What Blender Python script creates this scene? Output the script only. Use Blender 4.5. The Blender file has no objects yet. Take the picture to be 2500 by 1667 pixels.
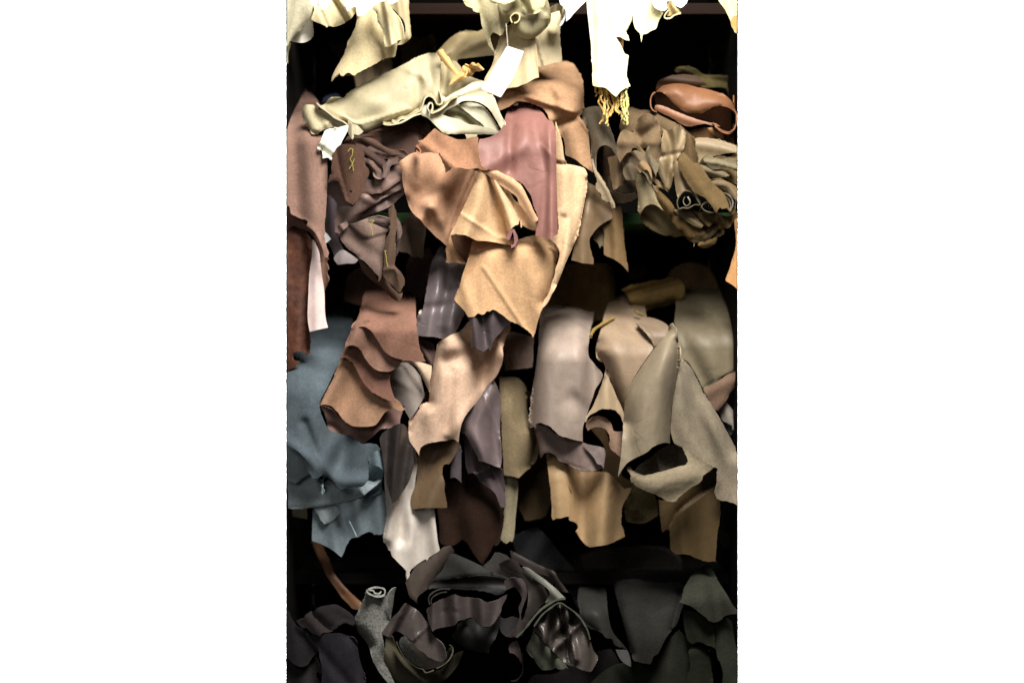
import bpy, math, random
import numpy as np
from mathutils import Vector
from mathutils.geometry import delaunay_2d_cdt

# ------------------------------------------------------------------ camera, world, lamps, exposure
SC = bpy.context.scene
COL = SC.collection
D0 = 4.0                      # metres from the lens to the front edge of the rack
cam_d = bpy.data.cameras.new('camera')
cam = bpy.data.objects.new('camera', cam_d)
COL.objects.link(cam)
cam.location = (0, -D0, 0)
cam.rotation_euler = (math.radians(90), 0, 0)
cam_d.sensor_width = 36
cam_d.lens = 36 * D0 / 2.5
cam_d.clip_end = 100
cam_d.dof.use_dof = True
cam_d.dof.focus_distance = D0 - 0.06
cam_d.dof.aperture_fstop = 0.6
SC.camera = cam

world = bpy.data.worlds.new('World')
SC.world = world
world.use_nodes = True
world.node_tree.nodes['Background'].inputs[0].default_value = (1.0, 0.96, 0.92, 1)
world.node_tree.nodes['Background'].inputs[1].default_value = 0.03

def area(name, loc, target, size, power, col, sy=None):
    l = bpy.data.lights.new(name, 'AREA')
    l.shape = 'RECTANGLE'
    l.size = size
    l.size_y = sy or size
    l.energy = power
    l.color = col
    o = bpy.data.objects.new(name, l)
    COL.objects.link(o)
    o.location = loc
    o.rotation_euler = (Vector(target) - Vector(loc)).to_track_quat('-Z', 'Y').to_euler()
    return o

# warm shop lamp high in front of the rack, nearer its right end, and an added weak fill lamp lower on the left
area('ceiling_lamp', (0.42, -1.6, 2.15), (0.03, 0.0, -0.1), 1.15, 166, (1.0, 0.955, 0.9))
area('fill_lamp', (-1.0, -2.9, 0.9), (0.0, 0.0, -0.2), 0.9, 9, (1.0, 0.96, 0.9))
# two added lamps hidden behind the rack, burning the added backdrop to white
area('backdrop_lamp', (-0.30, 0.80, 0.0), (-1.6, 2.2, 0.0), 0.5, 900, (1, 1, 1), 2.0)
area('backdrop_lamp', (0.30, 0.80, 0.0), (1.6, 2.2, 0.0), 0.5, 900, (1, 1, 1), 2.0)

vs = SC.view_settings
vs.view_transform = 'Standard'
vs.look = 'None'
vs.exposure = 0.0
vs.gamma = 1.0
SC.cycles.max_bounces = 6

# ------------------------------------------------------------------ helpers
TILE = {'A': (700, 0), 'B': (1250, 0), 'C': (700, 400), 'D': (1250, 400),
        'E': (700, 800), 'F': (1250, 800), 'G': (700, 1247), 'H': (1250, 1247)}
ZOOM = 3.7327
XL, XR = 701.0, 1799.0

def pts(tile, s):
    ox, oy = TILE[tile]
    out = []
    for w in s.split():
        x, y = w.split(',')
        out.append((ox + float(x) / ZOOM, oy + float(y) / ZOOM))
    return np.array(out)

def world_pos(x, y, d):
    """millimetre sketch coordinates (x right, y down, d towards the room) to metres"""
    k = (D0 - d / 1000.0) / D0
    return np.stack([np.clip((x - 1250.0) / 1000.0 * k, -0.5482, 0.5482), -d / 1000.0, -(y - 833.5) / 1000.0 * k], -1)

def srgb(c):
    return tuple(((v / 255.0) / 12.92 if v / 255.0 <= 0.04045 else ((v / 255.0 + 0.055) / 1.055) ** 2.4) for v in c)

def vnoise(x, y, seed):
    xi = np.floor(x).astype(np.int64); yi = np.floor(y).astype(np.int64)
    fx = x - xi; fy = y - yi
    fx = fx * fx * fx * (fx * (fx * 6 - 15) + 10); fy = fy * fy * fy * (fy * (fy * 6 - 15) + 10)
    def h(a, b):
        n = (a * 374761393 + b * 668265263 + seed * 1442695041) & 0x7fffffff
        n = ((n ^ (n >> 13)) * 1274126177) & 0x7fffffff
        n = n ^ (n >> 16)
        return (n % 65536) / 32768.0 - 1.0
    a = h(xi, yi); b = h(xi + 1, yi); c = h(xi, yi + 1); d = h(xi + 1, yi + 1)
    return (a * (1 - fx) + b * fx) * (1 - fy) + (c * (1 - fx) + d * fx) * fy

def fbm(x, y, seed, o=3):
    r = 0; a = 1.0
    for i in range(o):
        r = r + a * vnoise(x + i * 17.3, y - i * 9.1, seed + i * 7)
        x = x * 2.03; y = y * 2.03; a *= 0.5
    return r

def segdist(px, py, poly):
    """distance, signed side and position along a polyline"""
    best = np.full(px.shape, 1e9); side = np.zeros(px.shape); tpos = np.zeros(px.shape)
    n = len(poly) - 1
    for i in range(n):
        ax, ay = poly[i]; bx, by = poly[i + 1]
        dx, dy = bx - ax, by - ay
        L = dx * dx + dy * dy + 1e-9
        t = np.clip(((px - ax) * dx + (py - ay) * dy) / L, 0, 1)
        ex = px - (ax + t * dx); ey = py - (ay + t * dy)
        d = np.sqrt(ex * ex + ey * ey)
        m = d < best
        best = np.where(m, d, best)
        side = np.where(m, np.sign(dx * ey - dy * ex), side)
        tpos = np.where(m, (i + t) / n, tpos)
    return best, side, tpos

def extend(pth, loop):
    """a fold that reaches the cut edge runs off it; one that stops inside dies away"""
    ext = []
    for e, q in ((0, min(3, len(pth) - 1)), (-1, max(-4, -len(pth)))):
        p = pth[e]; near = np.sqrt(((loop - p) ** 2).sum(1)).min() < 48 or not inside(np.array([p[0]]), np.array([p[1]]), [loop])[0]
        ext.append(near)
        if near:
            t = p - pth[q]; t = t / (np.linalg.norm(t) + 1e-9)
            pth = np.concatenate([[p + t * 95], pth]) if e == 0 else np.concatenate([pth, [p + t * 95]])
    return pth, ext

def taper(pth, tp, ext):
    w = np.ones(tp.shape)
    if not ext[0]: w *= np.clip(tp * 2.6, 0, 1)
    if not ext[1]: w *= np.clip((1 - tp) * 2.6, 0, 1)
    return w * w * (3 - 2 * w)

def inside(px, py, loops):
    r = np.zeros(px.shape, bool)
    for lp in loops:
        j = len(lp) - 1
        for i in range(len(lp)):
            xi, yi = lp[i]; xj, yj = lp[j]
            if yi != yj:
                c = ((yi > py) != (yj > py)) & (px < (xj - xi) * (py - yi) / (yj - yi) + xi)
                r ^= c
            j = i
    return r

def smooth_loop(P, step=3.0, tight=0.5):
    """closed loop through the points: soft between points, still cornered where it turns hard"""
    n = len(P); out = []
    for i in range(n):
        p0, p1, p2, p3 = P[i - 1], P[i], P[(i + 1) % n], P[(i + 2) % n]
        L = np.linalg.norm(p2 - p1)
        k = max(1, int(round(L / step)))
        l0 = max(np.linalg.norm(p1 - p0), 1e-6); l2 = max(np.linalg.norm(p3 - p2), 1e-6); l1 = max(L, 1e-6)
        m1 = ((p1 - p0) / l0 + (p2 - p1) / l1) * 0.5
        m2 = ((p2 - p1) / l1 + (p3 - p2) / l2) * 0.5
        c1 = np.dot((p1 - p0) / l0, (p2 - p1) / l1); c2 = np.dot((p2 - p1) / l1, (p3 - p2) / l2)
        m1 = m1 * L * (0.2 + 0.8 * max(0, c1)); m2 = m2 * L * (0.2 + 0.8 * max(0, c2))
        if c1 < 0.2: m1 = (p2 - p1) * 0.8
        if c2 < 0.2: m2 = (p2 - p1) * 0.8
        for q in range(k):
            t = q / k; t2 = t * t; t3 = t2 * t
            out.append((2 * t3 - 3 * t2 + 1) * p1 + (t3 - 2 * t2 + t) * m1 + (-2 * t3 + 3 * t2) * p2 + (t3 - t2) * m2)
    return np.array(out)

def smooth_path(P, step=3.0):
    P = np.asarray(P, float); n = len(P); out = []
    for i in range(n - 1):
        p0 = P[max(i - 1, 0)]; p1 = P[i]; p2 = P[i + 1]; p3 = P[min(i + 2, n - 1)]
        k = max(2, int(round(np.linalg.norm(p2 - p1) / step)))
        for q in range(k):
            t = q / k
            out.append(0.5 * ((2 * p1) + (-p0 + p2) * t + (2 * p0 - 5 * p1 + 4 * p2 - p3) * t * t + (-p0 + 3 * p1 - 3 * p2 + p3) * t ** 3))
    out.append(P[-1])
    return np.array(out)

# ------------------------------------------------------------------ materials
MATS = {}
GAIN = 1.0
def N(nt, kind, **kw):
    n = nt.nodes.new(kind)
    for k, v in kw.items():
        if hasattr(n, k): setattr(n, k, v)
        else: n.inputs[k].default_value = v
    return n

def leather(col, kind='s', edge=False):
    """procedural hide: s = napped suede, l = smooth finished leather, g = glossy nappa, f = hair side, p = paper"""
    key = (col, kind, edge)
    if key in MATS: return MATS[key]
    nm = {'s': 'suede', 'l': 'smooth_leather', 'g': 'glossy_leather', 'f': 'hair_on_leather', 'p': 'paper', 'w': 'fuzzy_felt'}[kind]
    m = bpy.data.materials.new(nm + ('_cut_edge' if edge else ''))
    m.use_nodes = True
    nt = m.node_tree; L = nt.links
    b = nt.nodes['Principled BSDF']
    base = np.array(srgb(col)) * GAIN
    base = base * 0.9 + base.dot((0.25, 0.6, 0.15)) * 0.1
    base = np.clip(base, 0, 0.9)
    if edge: base = np.clip(base * (1.3 if kind in 'lg' else 1.12) + 0.012 * min(1, 6 * base.max()), 0, 0.9)
    tc = N(nt, 'ShaderNodeTexCoord')
    oi = N(nt, 'ShaderNodeObjectInfo')
    off = N(nt, 'ShaderNodeVectorMath', operation='MULTIPLY_ADD')
    L.new(oi.outputs['Random'], off.inputs[0]); off.inputs[1].default_value = (7, 11, 5); L.new(tc.outputs['Object'], off.inputs[2])
    v = off.outputs[0]
    if kind == 'p':
        b.inputs['Base Color'].default_value = (*base, 1); b.inputs['Roughness'].default_value = 0.7
        MATS[key] = m; return m
    # mottling from the dye: broad blotches plus fine nap
    n1 = N(nt, 'ShaderNodeTexNoise'); n1.inputs['Scale'].default_value = 12; n1.inputs['Distortion'].default_value = 0.6; n1.inputs['Detail'].default_value = 5; n1.inputs['Roughness'].default_value = 0.6
    n2 = N(nt, 'ShaderNodeTexNoise'); n2.inputs['Scale'].default_value = 190 if kind != 'f' else 70; n2.inputs['Detail'].default_value = 3
    L.new(v, n1.inputs['Vector']); L.new(v, n2.inputs['Vector'])
    r1 = N(nt, 'ShaderNodeMapRange'); r1.inputs[1].default_value = 0.3; r1.inputs[2].default_value = 0.7
    a = {'s': 0.17, 'l': 0.11, 'g': 0.1, 'f': 0.45, 'w': 0.15}[kind]
    r1.inputs[3].default_value = 1 - a; r1.inputs[4].default_value = 1 + a
    L.new(n1.outputs[0], r1.inputs[0])
    r2 = N(nt, 'ShaderNodeMapRange'); r2.inputs[1].default_value = 0.3; r2.inputs[2].default_value = 0.7
    a = {'s': 0.13, 'l': 0.05, 'g': 0.03, 'f': 0.3, 'w': 0.4}[kind]
    r2.inputs[3].default_value = 1 - a; r2.inputs[4].default_value = 1 + a
    L.new(n2.outputs[0], r2.inputs[0])
    mu = N(nt, 'ShaderNodeMath', operation='MULTIPLY'); L.new(r1.outputs[0], mu.inputs[0]); L.new(r2.outputs[0], mu.inputs[1])
    # sparse nicks and scars
    vo = N(nt, 'ShaderNodeTexNoise'); vo.inputs['Scale'].default_value = 26; vo.inputs['Detail'].default_value = 6; vo.inputs['Distortion'].default_value = 1.6
    L.new(v, vo.inputs['Vector'])
    r3 = N(nt, 'ShaderNodeMapRange'); r3.inputs[1].default_value = 0.66; r3.inputs[2].default_value = 0.74; r3.inputs[3].default_value = 1.0
    r3.inputs[4].default_value = 0.86 if kind in 'sf' else 1.1
    L.new(vo.outputs[0], r3.inputs[0])
    mu2 = N(nt, 'ShaderNodeMath', operation='MULTIPLY'); L.new(mu.outputs[0], mu2.inputs[0]); L.new(r3.outputs[0], mu2.inputs[1])
    sc = N(nt, 'ShaderNodeVectorMath', operation='SCALE'); sc.inputs[0].default_value = tuple(base); L.new(mu2.outputs[0], sc.inputs['Scale'])
    L.new(sc.outputs[0], b.inputs['Base Color'])
    # long streaks of wear, drifting across the hide
    mp = N(nt, 'ShaderNodeMapping'); mp.inputs['Scale'].default_value = (16, 16, 3.5); mp.inputs['Rotation'].default_value = (0.2, 0.5, 0.1)
    L.new(v, mp.inputs[0])
    n5 = N(nt, 'ShaderNodeTexNoise'); n5.inputs['Scale'].default_value = 1; n5.inputs['Detail'].default_value = 7; n5.inputs['Roughness'].default_value = 0.68; n5.inputs['Distortion'].default_value = 0.8
    L.new(mp.outputs[0], n5.inputs['Vector'])
    r5 = N(nt, 'ShaderNodeMapRange'); r5.inputs[1].default_value = 0.32; r5.inputs[2].default_value = 0.68; r5.inputs[3].default_value = 0.86; r5.inputs[4].default_value = 1.12
    L.new(n5.outputs[0], r5.inputs[0])
    mu3 = N(nt, 'ShaderNodeMath', operation='MULTIPLY'); L.new(mu2.outputs[0], mu3.inputs[0]); L.new(r5.outputs[0], mu3.inputs[1])
    L.new(mu3.outputs[0], sc.inputs['Scale'])
    # thin wandering creases (ridged noise), only in patches
    n6 = N(nt, 'ShaderNodeTexNoise'); n6.inputs['Scale'].default_value = 7; n6.inputs['Detail'].default_value = 2; n6.inputs['Distortion'].default_value = 0.5; L.new(v, n6.inputs['Vector'])
    m6 = N(nt, 'ShaderNodeMath', operation='SUBTRACT'); L.new(n6.outputs[0], m6.inputs[0]); m6.inputs[1].default_value = 0.5
    m7 = N(nt, 'ShaderNodeMath', operation='ABSOLUTE'); L.new(m6.outputs[0], m7.inputs[0])
    r6 = N(nt, 'ShaderNodeMapRange'); r6.inputs[1].default_value = 0.0; r6.inputs[2].default_value = 0.022; L.new(m7.outputs[0], r6.inputs[0])
    n8 = N(nt, 'ShaderNodeTexNoise'); n8.inputs['Scale'].default_value = 7; L.new(v, n8.inputs['Vector'])
    r8 = N(nt, 'ShaderNodeMapRange'); r8.inputs[1].default_value = 0.5; r8.inputs[2].default_value = 0.62; r8.inputs[3].default_value = 0.0; r8.inputs[4].default_value = {'s': 0.12, 'l': 0.16, 'g': 0.25, 'f': 0.2, 'w': 0.05}[kind]
    L.new(n8.outputs[0], r8.inputs[0])
    bp0 = N(nt, 'ShaderNodeBump'); bp0.inputs['Distance'].default_value = 0.004; L.new(r6.outputs[0], bp0.inputs['Height']); L.new(r8.outputs[0], bp0.inputs['Strength'])
    # relief
    n3 = N(nt, 'ShaderNodeTexNoise'); n3.inputs['Scale'].default_value = 45; n3.inputs['Detail'].default_value = 6; L.new(v, n3.inputs['Vector'])
    bp1 = N(nt, 'ShaderNodeBump'); bp1.inputs['Strength'].default_value = {'s': 0.18, 'l': 0.22, 'g': 0.35, 'f': 0.6, 'w': 0.5}[kind]; bp1.inputs['Distance'].default_value = 0.004
    L.new(n3.outputs[0], bp1.inputs['Height']); L.new(bp0.outputs[0], bp1.inputs['Normal'])
    if kind in 'lg':
        n4 = N(nt, 'ShaderNodeTexVoronoi'); n4.inputs['Scale'].default_value = 420; L.new(v, n4.inputs['Vector']); h4 = n4.outputs['Distance']
    else:
        h4 = n2.outputs[0]
    bp2 = N(nt, 'ShaderNodeBump'); bp2.inputs['Strength'].default_value = {'s': 0.3, 'l': 0.15, 'g': 0.2, 'f': 0.7, 'w': 0.9}[kind]; bp2.inputs['Distance'].default_value = 0.0015
    L.new(h4, bp2.inputs['Height']); L.new(bp1.outputs[0], bp2.inputs['Normal']); L.new(bp2.outputs[0], b.inputs['Normal'])
    b.inputs['Roughness'].default_value = {'s': 0.95, 'l': 0.52, 'g': 0.34, 'f': 0.6, 'w': 0.95}[kind]
    lum = float(base.max())
    b.inputs['Specular IOR Level'].default_value = {'s': 0.12 * min(1, lum * 7), 'l': 0.4 * min(1, 0.25 + lum * 4), 'g': 0.5, 'f': 0.4, 'w': 0.1}[kind]
    if kind in 'sw':
        b.inputs['Sheen Weight'].default_value = min(0.08, 0.3 * float(base.max())); b.inputs['Sheen Roughness'].default_value = 0.5
        b.inputs['Sheen Tint'].default_value = (*np.clip(base * 1.5, 0, 1), 1)
    MATS[key] = m
    return m

def plain(name, rgb, rough=0.8, grain=None):
    if name in MATS: return MATS[name]
    m = bpy.data.materials.new(name); m.use_nodes = True
    nt = m.node_tree; b = nt.nodes['Principled BSDF']; L = nt.links
    b.inputs['Roughness'].default_value = rough; b.inputs['Specular IOR Level'].default_value = 0.08
    if grain:
        tc = N(nt, 'ShaderNodeTexCoord'); mp = N(nt, 'ShaderNodeMapping'); mp.inputs['Scale'].default_value = grain
        n = N(nt, 'ShaderNodeTexNoise'); n.inputs['Scale'].default_value = 6; n.inputs['Detail'].default_value = 6
        L.new(tc.outputs['Object'], mp.inputs[0]); L.new(mp.outputs[0], n.inputs['Vector'])
        rp = N(nt, 'ShaderNodeValToRGB'); L.new(n.outputs[0], rp.inputs[0])
        rp.color_ramp.elements[0].position = 0.3; rp.color_ramp.elements[1].position = 0.7
        rp.color_ramp.elements[0].color = (*[c * 0.7 for c in rgb], 1); rp.color_ramp.elements[1].color = (*[c * 1.25 for c in rgb], 1)
        L.new(rp.outputs[0], b.inputs['Base Color'])
    else:
        b.inputs['Base Color'].default_value = (*rgb, 1)
    MATS[name] = m
    return m

# ------------------------------------------------------------------ object builders
def finish(name, V, faces, mats, midx, label, cat, parent, group, smooth=True):
    V = np.asarray(V)
    if parent is None: o0 = np.array([V[:, 0].mean(), V[:, 1].mean(), V[:, 2].min()])
    else: o0 = np.array(parent.location)
    me = bpy.data.meshes.new(name)
    me.from_pydata((V - o0).tolist(), [], faces)
    for m in mats: me.materials.append(m)
    me.polygons.foreach_set('material_index', midx)
    if smooth: me.polygons.foreach_set('use_smooth', [True] * len(faces))
    me.update()
    o = bpy.data.objects.new(name, me); COL.objects.link(o)
    if parent is None:
        o.location = o0
        if cat: o['category'] = cat
        if group: o['group'] = group
    else:
        o.parent = parent
    if label: o['label'] = label
    return o

def empty(name, tile, s, d, label, cat, group=None):
    p = pts(tile, s)[0]
    o = bpy.data.objects.new(name, None); COL.objects.link(o)
    o.location = world_pos(p[0], p[1], d); o.empty_display_size = 0.05
    o['label'] = label; o['category'] = cat
    if group: o['group'] = group
    return o

SEED = [3]
DSC, FSC, CSC, WSC = 1.45, 1.15, 1.4, 0.75     # how far apart the layers lie, how deep they fold
GROUP = 'leather hides stacked on the shelves'
def hide(tile, d, col, outline, label=None, kind='s', folds=(), tilt=(0, 0), wave=(75, 9, 0), rag=0.9, holes=(), thick=2.6,
         name='leather_hide', cat='leather', parent=None, group=GROUP, cup=0, step=4.6, edge=True):
    """one hide (or a part of one): a sheet of real thickness, cut to an outline, bent by folds
    folds: ('g', path, height, width) soft ridge; ('c', path, drop, radius) side rolled away; ('s', path, height, width) overlap crease"""
    SEED[0] += 1; sd = SEED[0]
    loops = []
    for q, s in enumerate([outline] + list(holes)):
        P = smooth_loop(pts(tile, s), 3.0)
        # torn, slightly uneven cut
        nxt = np.roll(P, -1, 0) - np.roll(P, 1, 0)
        ln = np.linalg.norm(nxt, axis=1, keepdims=True) + 1e-6
        nr = np.stack([nxt[:, 1], -nxt[:, 0]], 1) / ln
        k = np.arange(len(P)) * 1.0
        patch = np.clip(vnoise(k * 0.05, k * 0 + 7, sd + 9) * 1.6 + 0.45, 0.12, 1.3)
        j = (fbm(k * 0.21, k * 0 + q * 3.3, sd, 3) * 0.7 + vnoise(k * 0.9, k * 0, sd + 5) * 0.7) * rag * patch
        side = (P[:, 0] < XL + 1.5) | (P[:, 0] > XR - 1.5)
        P0 = P.copy(); P = P + nr * j[:, None]
        P[side, 0] = np.where(P0[side, 0] < 1250, XL, XR)
        P[:, 0] = np.clip(P[:, 0], XL, XR)
        keep = [0]
        for i in range(1, len(P)):
            if np.linalg.norm(P[i] - P[keep[-1]]) > 0.6: keep.append(i)
        P = P[keep]
        loops.append(P)
    B = np.concatenate(loops)
    x0, y0 = loops[0].min(0); x1, y1 = loops[0].max(0)
    area_ = (x1 - x0) * (y1 - y0)
    st = max(step, math.sqrt(area_ / 7000.0))
    gx, gy = np.meshgrid(np.arange(x0, x1, st), np.arange(y0, y1, st * 0.87))
    gx = gx + (np.arange(gx.shape[0]) % 2)[:, None] * st * 0.5
    gx = gx.ravel(); gy = gy.ravel()
    m = inside(gx, gy, loops); gx = gx[m]; gy = gy[m]
    if len(gx):
        dd = np.full(gx.shape, 1e9)
        for a in range(0, len(B), 200):
            dd = np.minimum(dd, np.sqrt((gx[:, None] - B[None, a:a + 200, 0]) ** 2 + (gy[:, None] - B[None, a:a + 200, 1]) ** 2).min(1))
        m = dd > 1.9; gx = gx[m]; gy = gy[m]
    V2 = np.concatenate([B, np.stack([gx, gy], 1)])
    edges = []; k = 0
    for lp in loops:
        n = len(lp); edges += [(k + i, k + (i + 1) % n) for i in range(n)]; k += n
    r = delaunay_2d_cdt([Vector(p) for p in V2], edges, [], 0, 1e-4)
    X = np.array([(p[0], p[1]) for p in r[0]])
    T = np.array([f for f in r[2] if len(f) == 3])
    c = X[T].mean(1)
    T = T[inside(c[:, 0], c[:, 1], loops)]
    used = np.unique(T); remap = -np.ones(len(X), int); remap[used] = np.arange(len(used))
    X = X[used]; T = remap[T]
    a = X[T[:, 1]] - X[T[:, 0]]; b = X[T[:, 2]] - X[T[:, 0]]
    fl = (a[:, 0] * b[:, 1] - a[:, 1] * b[:, 0]) < 0        # y runs down: facing the room
    T[fl] = T[fl][:, ::-1]
    T = T[:, ::-1] if True else T
    x, y = X[:, 0], X[:, 1]
    cx, cy = (x0 + x1) / 2, (y0 + y1) / 2
    d = d * DSC
    dep = np.full(x.shape, float(d)) + (x - cx) * tilt[0] + (y - cy) * tilt[1]
    lam, amp, ang = wave
    an = math.radians(ang)
    u = (x * math.cos(an) + y * math.sin(an)) / lam; v = (-x * math.sin(an) + y * math.cos(an)) / (lam * 3.2)
    amp = amp * WSC * min(1.0, (min(x1 - x0, y1 - y0) + 25) / 110.0)
    dep += amp * fbm(u + sd * 3.1, v + sd * 1.7, sd, 2)
    dep += 0.5 * fbm(u * lam / 16.0, v * lam * 3.2 / 34.0, sd + 50, 2)
    # creases: narrow, in broken lines
    wx = x + 14 * vnoise(x / 60, y / 60, sd + 61); wy = y + 14 * vnoise(x / 60, y / 60, sd + 62)
    cr = np.clip(1 - np.abs(vnoise((wx * math.cos(an) + wy * math.sin(an)) / 34.0, (-wx * math.sin(an) + wy * math.cos(an)) / 80.0, sd + 70)) * 7, 0, 1)
    cr *= np.clip(vnoise(x / 50.0, y / 50.0, sd + 71) * 2, 0, 1)
    dep -= cr * (2.0 if kind in 'g' else 0.7)
    dep += cup * FSC * (((x - cx) / max(1, (x1 - x0) / 2)) ** 2 - 0.5)
    for f in folds:
        if f[0] == 't':          # the top runs back over the shelf board: ('t', 'x,y_top x,y_bend', how far back)
            q = pts(tile, f[1])
            dep -= f[2] * np.clip((q[1][1] - y) / (q[1][1] - q[0][1]), 0, 1.4) ** 2.1
            continue
        pth = smooth_path(pts(tile, f[1]), 6.0) if len(f[1].split()) > 2 else pts(tile, f[1])
        pth, ext = extend(pth, loops[0]) if f[0] != 'c' else (pth, None)
        ds, side, tp = segdist(x, y, pth)
        if f[0] == 'g':
            ends = taper(pth, tp, ext)
            if f[0] == 'g' and not (ext[0] and ext[1]):      # short folds that die away stay shallow
                ends = ends * min(1.0, np.linalg.norm(np.diff(pth, axis=0), axis=1).sum() / (f[3] * 9.0))
            dep += f[2] * FSC * np.exp(-(ds / f[3]) ** 2) * (ends if len(f) < 5 else 1)
        elif f[0] == 'c':
            t = np.clip(0.05 + 0.95 * ds / f[3], 0, 1)
            dep -= f[2] * CSC * (0.45 if f[3] <= 16 else 1.0) * (1 - np.sqrt(np.clip(1 - (1 - t) ** 2, 0, 1)))
        elif f[0] == 's':
            ends = taper(pth, tp, ext)
            sgn = side * ds
            prof = np.where(sgn > 0, np.exp(-sgn / f[3]), np.exp(-(sgn / 3.0) ** 2))
            dep += f[2] * FSC * prof * ends
    bmask = None
    V = world_pos(x, y, dep)
    # vertex normals
    e1 = V[T[:, 1]] - V[T[:, 0]]; e2 = V[T[:, 2]] - V[T[:, 0]]
    fn = np.cross(e1, e2)
    if fn[:, 1].mean() > 0: T = T[:, ::-1]; fn = -fn
    vn = np.zeros_like(V)
    for i in range(3): np.add.at(vn, T[:, i], fn)
    vn /= np.linalg.norm(vn, axis=1, keepdims=True) + 1e-12
    Vb = V - vn * thick / 1000.0
    n = len(V)
    # boundary edges
    E = np.concatenate([T[:, [0, 1]], T[:, [1, 2]], T[:, [2, 0]]])
    key = np.sort(E, 1); kk = key[:, 0] * n + key[:, 1]
    _, idx, cnt = np.unique(kk, return_index=True, return_counts=True)
    be = E[idx[cnt == 1]]
    faces = T.tolist() + (T[:, ::-1] + n).tolist()
    mi = [0] * (2 * len(T))
    # rim gets its own vertices so that it shades as a crisp cut edge
    VV = np.concatenate([V, Vb, V[be[:, 0]], V[be[:, 1]], Vb[be[:, 0]], Vb[be[:, 1]]])
    q = len(be); o = 2 * n
    for i in range(q):
        faces.append([o + i, o + 2 * q + i, o + 3 * q + i, o + q + i]); mi.append(1 if edge else 0)
    mm = [leather(col, kind), leather(col, kind if kind in 'pl' else 's', True)]
    return finish(name, VV, faces, mm, mi, label, cat, parent, group)

def ribbon(tile, path, d0, d1, col, kind='s', thick=3.0, shift=(0, 0), label=None, name='leather_hide', cat='leather', parent=None, group=GROUP, bulge=0, wob=2.0):
    """leather seen end-on: a band that follows the path and runs back into the shelf"""
    SEED[0] += 1; sd = SEED[0]
    d0 *= DSC; d1 *= DSC
    P = smooth_path(pts(tile, path), 3.0)
    P[:, 0] = np.clip(P[:, 0], XL, XR)
    n = len(P); m = 9
    tg = np.gradient(P, axis=0); tg /= np.linalg.norm(tg, axis=1, keepdims=True) + 1e-9
    nr = np.stack([tg[:, 1], -tg[:, 0]], 1)
    k = np.arange(n)
    front = []; back = []
    for j in range(m):
        t = j / (m - 1)
        d = d0 + (d1 - d0) * t + wob * fbm(k * 0.1, k * 0.0, sd, 2) * (1 - t)
        off = np.array(shift) * t
        b = bulge * math.sin(math.pi * t)
        th = thick * (0.5 + 0.15 * fbm(k * 0.2, k * 0 + 4, sd, 2))[:, None]
        A = P + off + nr * (th + b); Bq = P + off - nr * (th - b)
        front.append(world_pos(A[:, 0], A[:, 1], d)); back.append(world_pos(Bq[:, 0], Bq[:, 1], d))
    V = np.concatenate(front + back); N1 = m * n
    faces = []; mi = []
    for j in range(m - 1):
        for i in range(n - 1):
            a = j * n + i
            faces.append([a, a + n, a + n + 1, a + 1]); mi.append(0)
            a += N1
            faces.append([a, a + 1, a + n + 1, a + n]); mi.append(0)
    q = len(V)
    V = np.concatenate([V, front[0], back[0]])
    for i in range(n - 1):
        faces.append([q + i, q + i + 1, q + n + i + 1, q + n + i]); mi.append(1)
    for i in (0, n - 1):
        for j in range(m - 1):
            a = j * n + i; faces.append([a, a + N1, a + N1 + n, a + n]); mi.append(1)
    return finish(name, V, faces, [leather(col, kind), leather(col, kind, True)], mi, label, cat, parent, group)

def cord(tile, path, d, r, col, kind='s', name='lace', label=None, cat=None, parent=None, group=None, rough=0.3, d1=None):
    SEED[0] += 1; sd = SEED[0]
    d *= DSC; d1 = None if d1 is None else d1 * DSC
    P = smooth_path(pts(tile, path), 2.0)
    n = len(P); k = np.arange(n)
    dd = np.linspace(d, d if d1 is None else d1, n)
    C = world_pos(P[:, 0] + fbm(k * 0.3, k * 0, sd) * r * rough, P[:, 1], dd + fbm(k * 0.3, k * 0 + 9, sd) * r * rough)
    tg = np.gradient(C, axis=0); tg /= np.linalg.norm(tg, axis=1, keepdims=True) + 1e-9
    s = 7; V = []
    up = np.array([0, 1.0, 0])
    a1 = np.cross(tg, up); a1 /= np.linalg.norm(a1, axis=1, keepdims=True) + 1e-9
    a2 = np.cross(tg, a1)
    rr = r / 1000.0 * (1 + 0.35 * rough * fbm(k * 0.4, k * 0 + 3, sd))
    for j in range(s):
        t = 2 * math.pi * j / s
        V.append(C + (a1 * math.cos(t) + a2 * math.sin(t)) * rr[:, None])
    V = np.concatenate(V); f = []
    for j in range(s):
        for i in range(n - 1):
            a = j * n + i; b = ((j + 1) % s) * n + i
            f.append([a, b, b + 1, a + 1])
    f.append([j * n for j in range(s)]); f.append([j * n + n - 1 for j in range(s)][::-1])
    return finish(name, V, f, [leather(col, kind)], [0] * len(f), label, cat, parent, group)

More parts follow.
